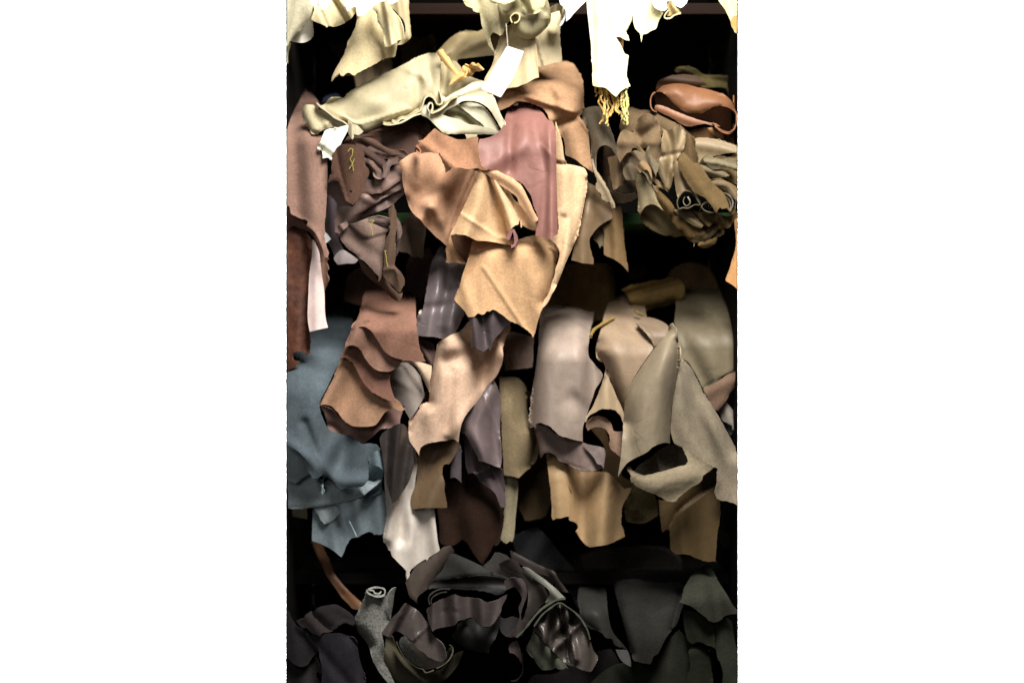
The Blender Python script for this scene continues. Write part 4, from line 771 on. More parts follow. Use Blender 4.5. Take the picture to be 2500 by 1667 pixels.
# more layers inside the two crumpled bundles
for tl, d, c, o, lb, fl in (
    ('D', 68, (116, 100, 74), '1812,165 1850,150 1905,146 1962,170 2005,212 2044,262 2046,335 2010,300 1955,245 1885,220 1835,205', 'thin curved olive layer over the pale rolled edge at the right of the bundle', [('g', '1840,180 1960,200 2030,290', 8, 8)]),
    ('D', 60, (126, 112, 84), '1838,228 1900,205 1965,222 2012,268 2034,330 2040,420 2005,378 1965,305 1900,258', 'second thin curved layer under the olive one at the right of the bundle', [('g', '1880,235 1990,300', 8, 8)]),
    ('B', 62, (122, 112, 86), '1740,1452 1780,1424 1850,1438 1930,1452 1990,1436 2048,1495 2048,1566 1960,1532 1860,1546 1790,1522', 'folded olive grey flap just below the pale grey green hide', [('s', '1760,1470 1900,1490 2040,1530', 9, 9)]),
    ('B', 66, (110, 98, 74), '1698,1500 1760,1512 1840,1560 1930,1562 1985,1600 1900,1622 1800,1608 1738,1584', 'small dark olive flap right of the diagonal olive strip', [('g', '1740,1540 1900,1590', 9, 9)]),
    ('B', 78, (118, 102, 78), '1078,1395 1105,1372 1140,1372 1190,1400 1230,1452 1262,1520 1262,1578 1225,1550 1205,1572 1172,1500 1130,1445', 'short taupe tube poking out of the left side of the crumpled bundle', [('g', '1120,1390 1230,1550', 12, 9)]),
    ('B', 52, (104, 92, 72), '1008,1560 1045,1500 1095,1488 1150,1555 1185,1625 1120,1640 1040,1640', 'small shadowed taupe fold at the left of the crumpled bundle', [('g', '1060,1500 1110,1620', 10, 9)]),
    ('B', 80, (114, 102, 80), '1215,1395 1235,1340 1252,1332 1248,1380 1290,1440 1330,1500 1312,1610 1292,1568 1262,1490 1232,1440', 'narrow taupe sliver along the broad folded hide in the bundle', [('g', '1240,1360 1300,1560', 8, 7)]),
    ('D', 70, (112, 98, 70), '1336,-40 1372,20 1400,110 1420,190 1425,236 1392,200 1350,120 1310,20', 'dark taupe sliver hanging left of the light crumpled hide', [('g', '1340,0 1410,200', 8, 7)]),
    ('D', 64, (120, 106, 76), '1480,420 1530,412 1610,424 1640,440 1690,500 1745,560 1720,590 1650,560 1560,500 1500,460', 'flat olive flap below the shiny rolled end', [('s', '1500,440 1620,500 1730,570', 8, 8)]),
    ('D', 48, (104, 90, 62), '1560,600 1640,590 1760,610 1850,560 1880,600 1820,670 1730,716 1650,712 1590,660', 'dark olive underside at the very bottom of the crumpled bundle', [('g', '1600,630 1760,660 1850,600', 10, 12)]),
    ('D', 88, (126, 112, 86), '1180,70 1215,52 1245,70 1262,130 1275,190 1250,170 1225,110 1200,84', 'tiny lit taupe fold above the olive tube mouth', []),
    ('C', 44, (120, 100, 92), '878,20 930,-42 962,-22 942,40 926,88 895,126 858,122 880,80', 'small lit brown curl in the dark brown bundle', [('g', '930,-20 890,110', 9, 7)]),
    ('C', 28, (78, 60, 54), '620,-190 760,-132 842,-62 905,-22 862,42 800,22 740,-58 660,-118', 'dark brown fold behind the chalk marked flap', [('g', '660,-150 860,0', 10, 9)]),
    ('C', 40, (132, 108, 102), '465,565 500,545 545,520 562,556 520,602 492,628 472,640', 'small mauve fold at the left end of the stacked pinkish grey layers', [('g', '490,560 520,600', 8, 6)]),
    ('C', 34, (96, 80, 74), '700,505 770,485 850,490 940,505 950,555 905,575 850,556 790,540 740,560', 'shadowed taupe fold at the top of the triangular hide', [('s', '720,530 840,520 940,550', 8, 7)]),
    ('C', 26, (108, 90, 84), '985,470 1010,500 1048,580 1052,640 1025,690 1000,720 1010,600', 'thin brown fold right of the narrow chalk marked hide', [('g', '1000,500 1030,680', 8, 7)]),
    ('C', 24, (88, 70, 64), '690,-130 790,-170 900,-150 1010,-110 1100,-40 1020,-50 930,-60 860,-20 780,-60', 'dark brown fold under the lifted taupe edge in the dark bundle', [('s', '720,-130 880,-100 1060,-60', 9, 8)]),
    ('C', 38, (102, 84, 78), '430,60 462,70 478,120 474,160 440,156 405,165 378,176 388,120', 'dark taupe lobe at the lower left of the chalk marked flap', [('g', '430,70 420,160', 9, 8)])):
    hide(tl, d, c, o, lb, folds=fl, kind='l' if sum(c) % 2 else 's', rag=1.2)
# ------------------------------------------------------------------ third row, left: blue hides
hide('E', 16, (84, 96, 103), '4,-60 220,-160 400,-190 560,-210 620,40 560,200 480,320 380,520 300,700 390,930 600,1000 690,1058 760,1050 820,1068 862,1110 790,1135 748,1175 744,1250 740,1380 715,1415 690,1442 600,1452 490,1468 460,1440 430,1400 380,1370 345,1345 330,1332 300,1360 275,1378 240,1370 215,1330 200,1290 196,1240 185,1210 160,1185 120,1140 80,1110 40,1085 4,1075',
     'large slate blue hide rolled over the front of the third shelf at left', kind='s',
     folds=[('g', '640,300 560,900', -16, 40), ('g', '60,500 20,1000', 13, 40), ('g', '430,1080 330,1250', 10, 22), ('t', '0,-100 0,650', 330), ('g', '200,500 260,900', 8, 40), ('g', '330,400 200,1000', 18, 50), ('g', '560,1020 480,1300', -29, 50), ('g', '700,1150 520,1400', 18, 28), ('g', '270,1240 480,1380 680,1400', 13, 18), ('g', '290,1200 340,1330', -10, 12)], tilt=(0, .1), wave=(90, 12, 10))
hide('E', 2, (150, 166, 172), '4,1020 60,1030 130,1080 180,1130 220,1180 215,1212 196,1240 202,1290 206,1332 175,1352 140,1372 110,1398 78,1416 40,1405 4,1382', 'pale blue hide corner at the left edge in front of the slate blue hide', folds=[('g', '4,1110 150,1200 200,1320', -5, 6), ('g', '100,1150 80,1400', 8, 16)])
hide('E', -12, (158, 173, 180), '4,1370 80,1415 150,1370 210,1325 245,1375 280,1400 325,1420 370,1385 420,1400 480,1465 600,1452 690,1442 735,1400 760,1392 800,1402 845,1385 866,1392 820,1430 780,1462 735,1500 700,1530 640,1555 560,1580 480,1600 350,1622 230,1640 100,1648 4,1640 ',
     'blue hide forming the lower band of the blue pile, lightened as if brightly lit', folds=[('g', '4,1440 300,1500 700,1480', 8, 18), ('c', '700,1530 480,1600 230,1640 4,1640', 12, 10), ('s', '660,1450 700,1520', 6, 8)])  # tone raised: brighter light on this band is put into the colour
for fq, s in enumerate(('300,1370 305,1420 322,1450 318,1500', '310,1380 330,1430 328,1470', '290,1375 285,1400 310,1430 335,1480 322,1512', '320,1350 345,1352 325,1380 330,1410')):
    cord('E', s, 12, 2.0, (150, 172, 180), label=('longest', 'rightmost', 'leftmost', 'shortest, topmost')[fq] + ' frayed blue leather string hanging from the tear in the slate blue hide', cat='string', name='frayed_string', group='frayed blue strings', rough=.8)
hide('E', 0, (112, 130, 138), '745,1165 765,1120 820,1085 840,1110 868,1165 880,1210 890,1262 888,1305 870,1290 840,1268 790,1248 750,1238', 'small triangular blue hide corner at the right of the blue pile', folds=[('g', '800,1110 820,1250', 8, 12), ('c', '840,1110 890,1262', 10, 8)])
hide('E', -26, (92, 112, 120), '745,1240 830,1260 885,1305 870,1380 860,1500 700,1560 700,1440', 'shadowed blue hide behind the small triangular blue corner')
hide('G', -20, (184, 200, 206), '240,-60 255,0 290,45 315,85 345,110 382,112 405,90 430,75 470,35 490,12 465,-20 440,-70', 'light blue tab overlapping the lowest blue hide', folds=[('c', '255,0 345,110 382,112 490,12', 8, 9)])
hide('G', -32, (140, 156, 164), '235,272 232,150 236,40 238,-50 400,-60 600,-90 700,-130 860,-240 905,-100 922,0 918,120 918,180 885,200 850,216 822,212 800,214 780,195 752,190 710,205 680,215 655,240 620,240 590,245 570,270 552,300 535,340 520,380 500,420 470,400 440,372 400,345 350,318 300,295',
     'blue suede hide with a long point, lowest of the blue pile', folds=[('g', '400,60 480,400', 12, 22), ('g', '560,20 600,230', -14, 20), ('g', '840,-40 860,200', 9, 14), ('g', '700,-60 720,190', -12, 20), ('g', '520,80 560,280', -6, 8)], rag=1.2)
hide('G', -60, (120, 112, 92), '15,-40 180,-20 190,72 110,60 32,42', 'small grey brown hide edge behind the blue pile at the left', rag=.5)
ribbon('G', '570,90 600,150 640,235', 6, -2, (165, 190, 200), thick=1.6, label='thin pale crease edge on the lowest blue hide')

# brown layered stack
hide('E', 58, (138, 100, 82), '570,90 585,40 600,-20 650,-100 710,-330 760,-440 980,-440 1150,-380 1180,-120 1190,60 1215,180 1262,305 1200,312 1120,300 1050,290 960,265 900,225 860,170 820,110 780,50 745,10 700,-10 640,0 600,20',
     'reddish brown suede hide, uppermost of the brown layered stack', folds=[('t', '0,-300 0,60', 300), ('g', '740,-200 600,150 430,500 320,720', 12, 24), ('g', '900,-140 760,200 640,450 500,800', -16, 30), ('g', '1060,0 900,300 800,600 720,890', 12, 36), ('c', '585,40 650,-100 730,-280', 26, 18)])
hide('E', 44, (154, 116, 98), '528,190 545,120 572,60 592,10 640,-60 740,-70 850,30 940,120 1010,200 1060,280 1030,330 990,370 940,398 890,400 845,395 800,375 760,340 720,290 690,240 672,205 640,175 600,160 560,165',
     'pinkish brown suede hide, second layer of the brown stack', folds=[('g', '740,-200 600,150 430,500 320,720', 12, 24), ('g', '900,-140 760,200 640,450 500,800', -16, 30), ('g', '1060,0 900,300 800,600 720,890', 12, 36), ('c', '545,120 592,22', 16, 12)])
hide('E', 30, (140, 100, 84), '478,310 495,260 530,180 560,120 620,95 700,130 780,220 840,300 900,340 980,370 940,470 1000,690 940,668 880,640 810,605 750,560 700,500 660,430 630,370 600,320 560,285 520,268 490,290',
     'reddish brown suede hide, third layer of the brown stack', folds=[('g', '740,-200 600,150 430,500 320,720', 12, 24), ('g', '900,-140 760,200 640,450 500,800', -16, 30), ('g', '1060,0 900,300 800,600 720,890', 12, 36), ('c', '478,310 530,190', 16, 12)])
hide('E', 16, (180, 139, 108), '290,712 330,640 370,560 410,490 450,390 488,295 530,235 590,225 650,270 700,350 760,440 840,530 920,590 1020,670 1060,722 1082,745 1060,756 1020,755 985,738 950,742 905,765 870,805 840,850 805,888 760,898 700,902 640,900 585,890 545,865 500,820 470,780 430,735 390,708 345,698',
     'tan brown suede hide with a scalloped edge, front layer of the brown stack',
     folds=[('g', '740,-200 600,150 430,500 320,720', 12, 24), ('g', '900,-140 760,200 640,450 500,800', -16, 30), ('g', '1060,0 900,300 800,600 720,890', 12, 36), ('c', '290,712 410,490 488,305', 20, 14)], wave=(90, 6, 20))
hide('E', -10, (158, 122, 112), '305,715 360,720 440,770 520,850 620,895 760,895 860,820 920,760 985,738 1058,762 1045,800 1030,862 1018,935 990,930 950,918 900,915 850,922 822,945 790,985 760,1012 720,1040 692,1060 660,1038 625,1015 595,992 540,980 505,1000 500,975 450,962 400,950 375,930 368,860 345,780',
     'glossy pinkish brown underside hanging below the brown stack', kind='l', folds=[('g', '380,900 520,950 700,960', 8, 14), ('g', '900,780 880,900', 10, 18), ('g', '760,900 720,1020', -6, 16), ('g', '340,760 480,880', -22, 22)], rag=1.3)
hide('E', -30, (60, 46, 42), '375,520 400,490 420,470 410,530 385,540', 'tiny brown scrap behind the front layer of the brown stack', rag=.4)

# purple grey glossy hides and blush hide
hide('C', -30, (116, 105, 106), '1320,900 1350,830 1400,740 1500,800 1650,820 1660,1100 1610,1280 1622,1360 1590,1430 1560,1500 1520,1560 1468,1618 1420,1598 1350,1578 1250,1572 1165,1560 1180,1480 1200,1370 1230,1350 1255,1250 1280,1100 1300,980',
     'crinkled purple grey glossy hide hanging behind the torn tan panel', kind='g', folds=[('t', '0,800 0,1300', 110), ('g', '1360,1100 1300,1540', 10, 16), ('g', '1440,1250 1400,1560', -10, 14), ('g', '1540,1250 1480,1560', 12, 16), ('g', '1400,880 1420,1100', 16, 24), ('g', '1350,1300 1500,1280', -6, 12)], tilt=(0, .1))
hide('C', -10, (220, 200, 170), '1200,1360 1212,1335 1225,1328 1230,1350 1215,1372', 'tiny torn pale flake at the left edge of the purple grey hide', rag=.3)
hide('E', 20, (86, 75, 77), '1620,-130 1800,-180 2030,-120 2040,-40 1990,0 1950,45 1905,90 1880,130 1870,180 1852,210 1835,180 1820,200 1790,218 1760,205 1740,192 1705,178 1680,182 1690,120 1694,60 1685,0 1660,-60',
     'small dark purple hide with a frayed end hanging in front of the blush hide', kind='g', folds=[('g', '1720,0 1740,180', 18, 14), ('g', '1790,0 1830,180', -12, 12), ('g', '1880,-60 1850,160', 10, 14)], rag=1.6)
hide('E', 2, (212, 178, 150), '1660,-60 1620,-10 1560,40 1500,62 1440,100 1392,128 1370,150 1358,220 1345,290 1330,360 1318,430 1305,520 1300,600 1288,668 1265,682 1235,700 1210,735 1175,785 1140,825 1115,870 1108,930 1112,985 1128,1040 1155,1085 1185,1125 1206,1162 1210,1125 1225,1090 1262,1065 1300,1050 1350,1042 1400,1032 1450,1030 1490,1018 1530,1018 1562,1045 1572,980 1582,930 1592,880 1620,820 1660,760 1720,690 1790,600 1860,500 1920,420 1950,350 1965,270 1972,190 2000,90 2045,0 2020,-60 1900,-80',
     'large blush beige hide twisted like a cone in the centre of the third shelf',
     folds=[('t', '0,-80 0,200', 60), ('c', '1370,150 1318,430 1288,668', 54, 36), ('g', '1500,150 1450,560 1560,900', 23, 44), ('g', '1680,120 1800,300 1800,480', -44, 26), ('g', '1900,100 1960,200', 13, 20), ('g', '1960,200 1930,380 1700,690', 10, 16), ('c', '1108,930 1175,785 1288,668', 20, 22), ('g', '1300,760 1340,1000', 13, 24), ('g', '1480,760 1470,1000', -10, 14), ('g', '1800,200 1960,150', -21, 20)], wave=(90, 7, 15))
hide('E', -14, (112, 90, 64), '1206,1165 1210,1110 1260,1070 1400,1035 1500,1022 1563,1045 1560,1100 1540,1150 1510,1200 1475,1245 1455,1240 1425,1252 1415,1290 1422,1350 1440,1410 1438,1480 1455,1560 1462,1640 1380,1640 1280,1640 1200,1645 1150,1655 1130,1560 1180,1400 1190,1300',
     'shadowed olive brown hide hanging out of the blush cone', kind='l', folds=[('g', '1400,1100 1250,1300', -18, 30), ('g', '1500,1080 1330,1560', 12, 26), ('c', '1560,1100 1475,1245 1422,1350', 8, 8)])
hide('E', 0, (212, 186, 156), '980,345 1010,318 1050,298 1100,298 1160,302 1240,320 1322,348 1318,420 1305,500 1300,592 1285,560 1262,510 1235,455 1205,400 1170,352 1120,322 1080,312 1040,322 1000,345', 'narrow tan turned edge left of the blush hide', folds=[('c', '1040,322 1120,322 1205,400 1300,592', 14, 10), ('g', '1180,320 1300,460', 6, 14)], rag=.4)
hide('E', -10, (146, 136, 128), '883,540 905,500 930,440 950,395 985,355 1030,325 1080,315 1130,340 1180,390 1215,450 1240,540 1255,620 1225,680 1190,740 1150,800 1122,835 1105,800 1085,770 1075,740 1070,712 1030,700 990,690 960,660 930,640 905,590',
     'smooth grey lining of a folded tan hide beside the brown stack', kind='l', folds=[('c', '883,540 950,395 1030,325 1080,315', 20, 14), ('g', '1000,380 1120,640', 8, 24), ('g', '1180,400 1240,560', -22, 18), ('g', '1000,480 1080,520', 3, 8)], rag=.4, cup=-6)
hide('E', -50, (96, 76, 70), '1180,80 1240,100 1340,150 1350,300 1320,345 1260,305 1210,200', 'shadowed mauve hide between the brown stack and the blush hide', kind='l', folds=[('s', '930,1700 1000,1820 1010,1960', 4, 8), ('g', '1010,1880 1060,2000 1050,2100', 8, 9), ('g', '1200,120 1320,320', 21, 12)])
# silver white hide
hide('E', -24, (218, 208, 196), '850,1010 940,985 1040,930 1090,900 1110,960 1130,1050 1170,1120 1190,1200 1170,1400 1150,1560 1200,1630 1345,1638 1355,1760 1368,1870 1378,1950 1394,2030 1340,2062 1290,2100 1280,2128 1268,2105 1240,2120 1190,2152 1160,2180 1130,2212 1120,2250 1102,2312 1090,2240 1088,2212 1060,2180 1030,2152 990,2110 958,2078 945,2035 925,2015 905,1975 880,1938 878,1900 890,1850 900,1780 912,1700 905,1600 895,1500 880,1200',
     'silver white hide tapering to a thin point, right of the blue pile', kind='l',
     folds=[('g', '1000,1250 960,1560', 16, 18), ('g', '1080,1200 1060,1560', -16, 18), ('g', '1060,1560 1120,1800 1080,2100', 10, 18), ('g', '1240,1660 1220,2060', -8, 18), ('g', '960,1650 980,2060', 7, 14), ('g', '1320,1680 1360,2000', 8, 12), ('g', '850,1010 1090,900', -40, 50), ('c', '895,1500 912,1700 880,1938', 14, 10)], wave=(60, 7, 0))
hide('E', 10, (58, 52, 50), '850,1000 900,940 1040,870 1090,900 1110,1000 1140,1120 1160,1220 1120,1380 1060,1480 1010,1568 960,1600 920,1450 890,1300 868,1140', 'dark sheet standing for the shaded glossy top of the silver white hide', kind='g', folds=[('g', '1020,1000 980,1300 960,1560', 18, 16), ('g', '1080,1100 1040,1420', -16, 14), ('g', '920,1000 920,1400', -12, 14)])  # shade on the upper silver hide, put into a separate dark sheet
hide('E', -50, (50, 36, 28), '1360,1400 1440,1400 1560,1380 1610,1320 1720,1330 1800,1400 1850,1450 1930,1560 1972,1640 1975,1760 1968,1850 1955,1920 1925,1975 1900,1990 1885,1970 1870,2010 1850,2050 1820,2100 1785,2160 1750,2120 1720,2080 1680,2020 1640,1960 1600,1930 1500,1990 1400,1960 1390,1800 1370,1620',
     'dark chestnut hide hanging between the silver white and the grey olive hides', kind='s', folds=[('t', '0,1320 0,1800', 90), ('g', '1640,1450 1700,2000', 14, 36), ('g', '1500,1500 1560,1900', -16, 30), ('c', '1975,1760 1900,1990 1785,2160', 12, 14)])
hide('E', -16, (116, 101, 101), '1590,960 1595,880 1650,780 1760,640 1850,500 1885,470 1920,540 1950,640 1950,760 1942,880 1946,1000 1952,1120 1956,1220 1950,1275 1900,1262 1850,1240 1800,1222 1755,1212 1735,1170 1710,1120 1680,1060 1640,990 1615,965',
     'purple grey glossy leather hide with fine wrinkles right of the blush cone', kind='g', folds=[('g', '1860,520 1740,820 1780,1150', 18, 28), ('g', '1920,620 1900,1220', -13, 18), ('g', '1640,900 1740,1060', 10, 16), ('s', '1850,760 1920,960', 5, 9), ('g', '1800,600 1700,760', -10, 12)], rag=.5)
hide('E', -34, (86, 74, 76), '1600,980 1640,990 1700,1090 1750,1210 1850,1245 1960,1285 1972,1350 1985,1450 1990,1550 1995,1625 1955,1640 1930,1580 1900,1510 1860,1470 1810,1440 1765,1400 1730,1345 1690,1320 1650,1330 1630,1250 1620,1100', 'lower purple leather hide with torn edge under the wrinkled one', kind='g',
     folds=[('g', '1680,1060 1700,1300', 16, 16), ('g', '1780,1240 1900,1480', 12, 16), ('g', '1850,1270 1960,1500', -12, 14), ('s', '1800,1300 1900,1260 1960,1290', 7, 8)])
hide('E', -20, (94, 84, 88), '1515,1110 1540,1070 1575,1050 1590,1100 1592,1200 1592,1300 1592,1410 1560,1380 1530,1362 1490,1372 1492,1280 1500,1190', 'short vertical purple tube of leather hanging under the blush cone', kind='g', folds=[('c', '1515,1110 1492,1280 1490,1372', 22, 14), ('c', '1575,1050 1592,1200 1592,1410', 22, 14)], rag=.4)
hide('F', -40, (129, 113, 84), '-120,440 -60,450 0,445 50,452 90,485 125,530 135,620 135,700 150,800 190,900 232,960 238,1060 232,1150 180,1262 120,1310 60,1366 0,1352 -70,1340 -80,1200 -90,1000 -100,800 -110,600', 'rounded grey olive hide hanging in the centre gap of the third shelf', folds=[('t', '0,440 0,800', 50), ('c', '125,530 150,800 232,960 180,1262', 60, 48), ('g', '-40,500 0,1300', 10, 34), ('c', '-120,440 0,445 90,485', 14, 12)], kind='s')
hide('F', -66, (150, 126, 112), '-70,80 -20,40 60,50 130,70 195,85 195,200 192,362 130,372 60,378 0,382 -60,395 -72,300', 'mauve brown hide above the rounded grey olive hide', folds=[('t', '0,40 0,300', 80), ('c', '195,85 192,362', 22, 16), ('g', '60,60 40,370', 10, 24)])
hide('F', -56, (148, 138, 110), '-75,1340 0,1355 50,1372 56,1450 45,1600 30,1760 15,1920 0,1950 -20,1940 -50,1965 -100,1930 -80,1800 -70,1600', 'narrow grey olive strip hanging below the rounded grey olive hide', folds=[('g', '-20,1380 -40,1900', 9, 16)])

# third row, right of centre
hide('F', 6, (166, 148, 134), '180,600 195,500 215,380 228,260 240,150 256,-120 262,-330 400,-380 700,-380 770,-330 740,-100 705,100 700,260 760,340 822,430 800,500 760,560 735,640 705,720 680,800 660,860 648,900 645,1035 600,1028 560,1018 500,1000 445,985 415,965 380,930 340,895 300,880 260,865 220,875 190,902 165,908 160,840 168,720',
     'large pinkish grey hide rolled over the shelf right of the centre', kind='l',
     folds=[('t', '0,-260 0,330', 330), ('c', '262,-60 195,500 165,900', 80, 60), ('g', '600,-60 640,400 660,700', 21, 26), ('g', '720,0 740,300 720,700', -34, 30), ('g', '380,200 330,860', 10, 40), ('g', '480,560 620,700', -9, 20), ('g', '450,660 560,960', 9, 24)], wave=(80, 9, 10))
hide('F', -10, (140, 120, 112), '205,900 225,880 300,885 360,930 400,965 480,1000 560,1020 645,1045 700,1090 760,1160 800,1220 832,1262 800,1290 760,1302 700,1308 640,1300 560,1275 500,1240 430,1210 400,1170 370,1150 330,1138 300,1142 280,1160 258,1190 250,1120 240,1050 215,960',
     'mauve brown inner hide showing under the large pinkish grey one', folds=[('c', '215,960 240,1050 258,1190', 26, 20), ('g', '420,980 440,1200', -8, 28), ('g', '620,1060 660,1290', 10, 28), ('c', '258,1190 300,1142 370,1150 500,1240 700,1308', 8, 8)])
hide('F', 2, (140, 124, 120), '648,1045 690,1062 740,1072 800,1082 840,1100 852,1140 845,1200 836,1280 812,1250 780,1240 750,1190 710,1140 670,1090', 'small pale mauve turned corner at the right of the inner hide', kind='l', rag=.5, folds=[('c', '800,1082 852,1140 836,1280', 10, 10)])
hide('F', 30, (183, 160, 126), '850,405 875,440 900,500 930,565 960,640 990,710 1018,780 1022,830 1020,880 1005,850 990,805 965,775 935,748 900,738 880,742 850,738 800,745 760,770 725,785 690,815 672,860 666,835 690,790 720,745 760,660 800,560 830,470',
     'pale cream cone of hide between the pinkish and the grey green rolls', folds=[('c', '830,470 760,660 666,835', 22, 16), ('g', '870,470 850,730', 12, 20), ('g', '930,600 960,760', -7, 10)], kind='l')
hide('F', 14, (144, 116, 96), '675,880 690,850 725,815 770,800 820,805 865,830 900,870 930,940 1010,945 1018,1020 1012,1110 1002,1192 975,1165 940,1140 900,1110 885,1060 888,1000 878,960 850,925 800,905 750,905 715,920 690,938 680,915',
     'mauve tan curled hide end below the pale cream cone', folds=[('c', '675,880 725,815 820,805 900,870', 12, 12), ('g', '840,830 930,1000 960,1130', 12, 18), ('g', '920,900 1000,1000', -10, 16)])
hide('F', -60, (78, 60, 38), '700,900 850,900 900,1090 1010,1190 1000,1350 1090,1400 1095,1450 980,1470 850,1420 820,1290 850,1100', 'dark brown hide in the hollow beside the central grey cone')
hide('F', -36, (192, 158, 112), '312,1155 370,1150 430,1200 520,1250 620,1300 760,1310 880,1320 960,1400 1030,1470 1090,1450 1085,1480 1050,1550 1010,1620 1000,1700 998,1768 1010,1830 1022,1900 970,1930 920,1955 860,1975 780,1988 708,1996 670,1975 650,1955 620,1915 588,1852 605,1832 602,1805 590,1782 560,1765 525,1755 522,1730 515,1718 480,1722 440,1735 405,1735 375,1752 366,1740 362,1620 350,1500 335,1350',
     'ochre tan hide with a wide torn end hanging under the mauve brown hide', kind='l',
     folds=[('t', '0,1155 0,1400', 60), ('g', '380,1200 440,1700', 14, 20), ('g', '640,1330 620,1700', -25, 30), ('g', '860,1360 800,1900', 20, 26), ('g', '980,1480 960,1880', -13, 18), ('g', '500,1300 540,1680', 14, 20)], holes=['512,1432 520,1445 535,1480 545,1500 552,1530 538,1512 522,1470'], wave=(70, 8, 0), rag=1.2)
hide('F', 14, (156, 133, 107), '762,215 775,130 790,80 815,0 840,-120 900,-260 1050,-300 1200,-260 1240,40 1270,110 1292,170 1240,260 1150,390 1080,520 1050,600 1040,700 1022,790 1000,740 965,645 935,560 900,490 860,400 838,330 800,295 775,260',
     'broad grey beige hide roll standing left of the central grey cone', kind='l', folds=[('t', '0,-260 0,280', 320), ('c', '775,130 762,215 838,330 935,560 1022,790', 54, 44), ('g', '980,60 1020,600', 16, 50)], wave=(90, 6, 0))
hide('F', 6, (139, 119, 96), '1130,-40 1180,-90 1280,-90 1420,-20 1440,60 1380,120 1302,172 1270,110 1230,60', 'small grey beige fold behind the tip of the central cone', kind='l', folds=[('t', '0,-90 0,100', 90), ('s', '1160,-40 1250,60 1300,160', 9, 12)])
hide('F', 72, (144, 130, 106), '1440,-30 1462,-45 1480,-10 1492,0 1505,60 1518,130 1530,190 1532,280 1522,350 1508,440 1490,540 1472,650 1458,760 1446,850 1440,950 1440,1052 1400,1046 1360,1052 1320,1068 1280,1088 1240,1125 1200,1150 1140,1178 1085,1208 1050,1232 1020,1268 990,1312 966,1358 975,1290 990,1190 1002,1060 1010,950 1015,850 1022,740 1035,640 1052,572 1100,480 1150,400 1190,340 1240,270 1290,195 1340,140 1390,85 1420,20',
     'smooth grey green hide rolled into a tall cone, front right of the third shelf', kind='l',
     folds=[('t', '0,-40 0,300', 60), ('c', '1015,850 1052,572 1240,270 1420,20', 70, 52), ('c', '1518,130 1508,440 1458,760 1440,1052', 74, 44), ('g', '1380,240 1240,700 1180,1100', 14, 50), ('g', '1060,1000 1100,1180', -8, 20)], wave=(90, 5, 15), rag=.4)
hide('F', 26, (135, 124, 104), '1530,272 1555,285 1600,325 1640,375 1665,425 1692,480 1722,545 1770,630 1830,715 1870,780 1905,840 1945,915 1990,1000 2020,1060 2050,1115 2050,1612 2000,1590 1955,1578 1900,1572 1870,1560 1850,1510 1862,1450 1872,1400 1872,1340 1868,1285 1850,1270 1830,1262 1740,1210 1650,1140 1560,1090 1490,1060 1462,1000 1446,930 1452,820 1462,700 1480,590 1505,450 1520,350',
     'napped grey green suede hide hanging at the right of the central cone',
     folds=[('c', '1530,272 1640,375 1722,545 1905,840 2050,1115', 54, 40), ('g', '1560,420 1540,760 1640,1060', 19, 30), ('g', '1680,600 1740,900 1880,1200', -17, 34), ('g', '1840,900 1960,1300', 14, 30), ('g', '1960,1250 1920,1540', -10, 24)], wave=(80, 8, -15), step=4)
hide('F', 58, (135, 123, 99), '1045,1280 1058,1265 1085,1270 1095,1292 1130,1315 1170,1335 1215,1345 1280,1330 1350,1312 1430,1290 1520,1262 1585,1245 1600,1215 1580,1150 1545,1080 1600,1110 1660,1145 1740,1200 1800,1240 1842,1270 1820,1290 1780,1320 1740,1350 1735,1380 1720,1402 1690,1425 1640,1450 1600,1480 1560,1512 1520,1545 1495,1580 1450,1585 1400,1570 1350,1545 1300,1520 1220,1480 1140,1440 1085,1405 1080,1350 1060,1310',
     'turned up lower band of the napped grey green hide, sweeping across at the right', folds=[('c', '1058,1265 1130,1315 1215,1345 1430,1290 1585,1245', 16, 14), ('g', '1100,1350 1300,1430 1600,1350', 12, 28), ('g', '1580,1120 1660,1230 1780,1290', -10, 24)], wave=(70, 7, 60), step=4, rag=1.3)
hide('F', -14, (132, 120, 104), '1110,1320 1140,1270 1200,1220 1260,1180 1340,1120 1460,1060 1560,1100 1610,1230 1500,1290 1350,1330 1200,1360', 'dark grey suede interior inside the mouth of the central cone', folds=[('g', '1200,1240 1380,1300', 10, 18), ('g', '1320,1190 1500,1250', -14, 20)])
hide('H', -10, (92, 74, 44), '1335,-100 1450,-100 1600,-200 1750,-350 1860,-370 1875,-250 1890,-110 1902,0 1890,120 1870,210 1862,330 1852,458 1800,462 1740,455 1680,430 1620,402 1560,392 1490,392 1462,370 1445,345 1440,260 1432,175 1410,170 1390,180 1370,196 1358,120 1345,10',
     'olive brown hide with a square end hanging below the grey green sweep', kind='l', folds=[('c', '1335,-100 1345,10 1370,196', 8, 8), ('s', '1640,-100 1500,20 1432,175', -14, 14), ('g', '1560,180 1570,390', 12, 18), ('g', '1760,0 1750,440', -8, 24)])
hide('F', -36, (127, 116, 91), '1480,-60 1496,-200 1500,-420 1620,-460 1800,-430 1920,-330 2050,-240 2050,384 2000,398 1960,412 1920,440 1885,470 1850,505 1812,525 1790,540 1740,552 1700,470 1650,380 1600,310 1535,265 1520,180 1510,80',
     'broad olive grey hide sloping down at the right edge of the third shelf', kind='l', folds=[('t', '0,-400 0,200', 330), ('g', '1700,0 1850,480', 12, 50), ('g', '1540,100 1660,330', -18, 24), ('c', '1740,552 1885,470 2050,384', 8, 8)])
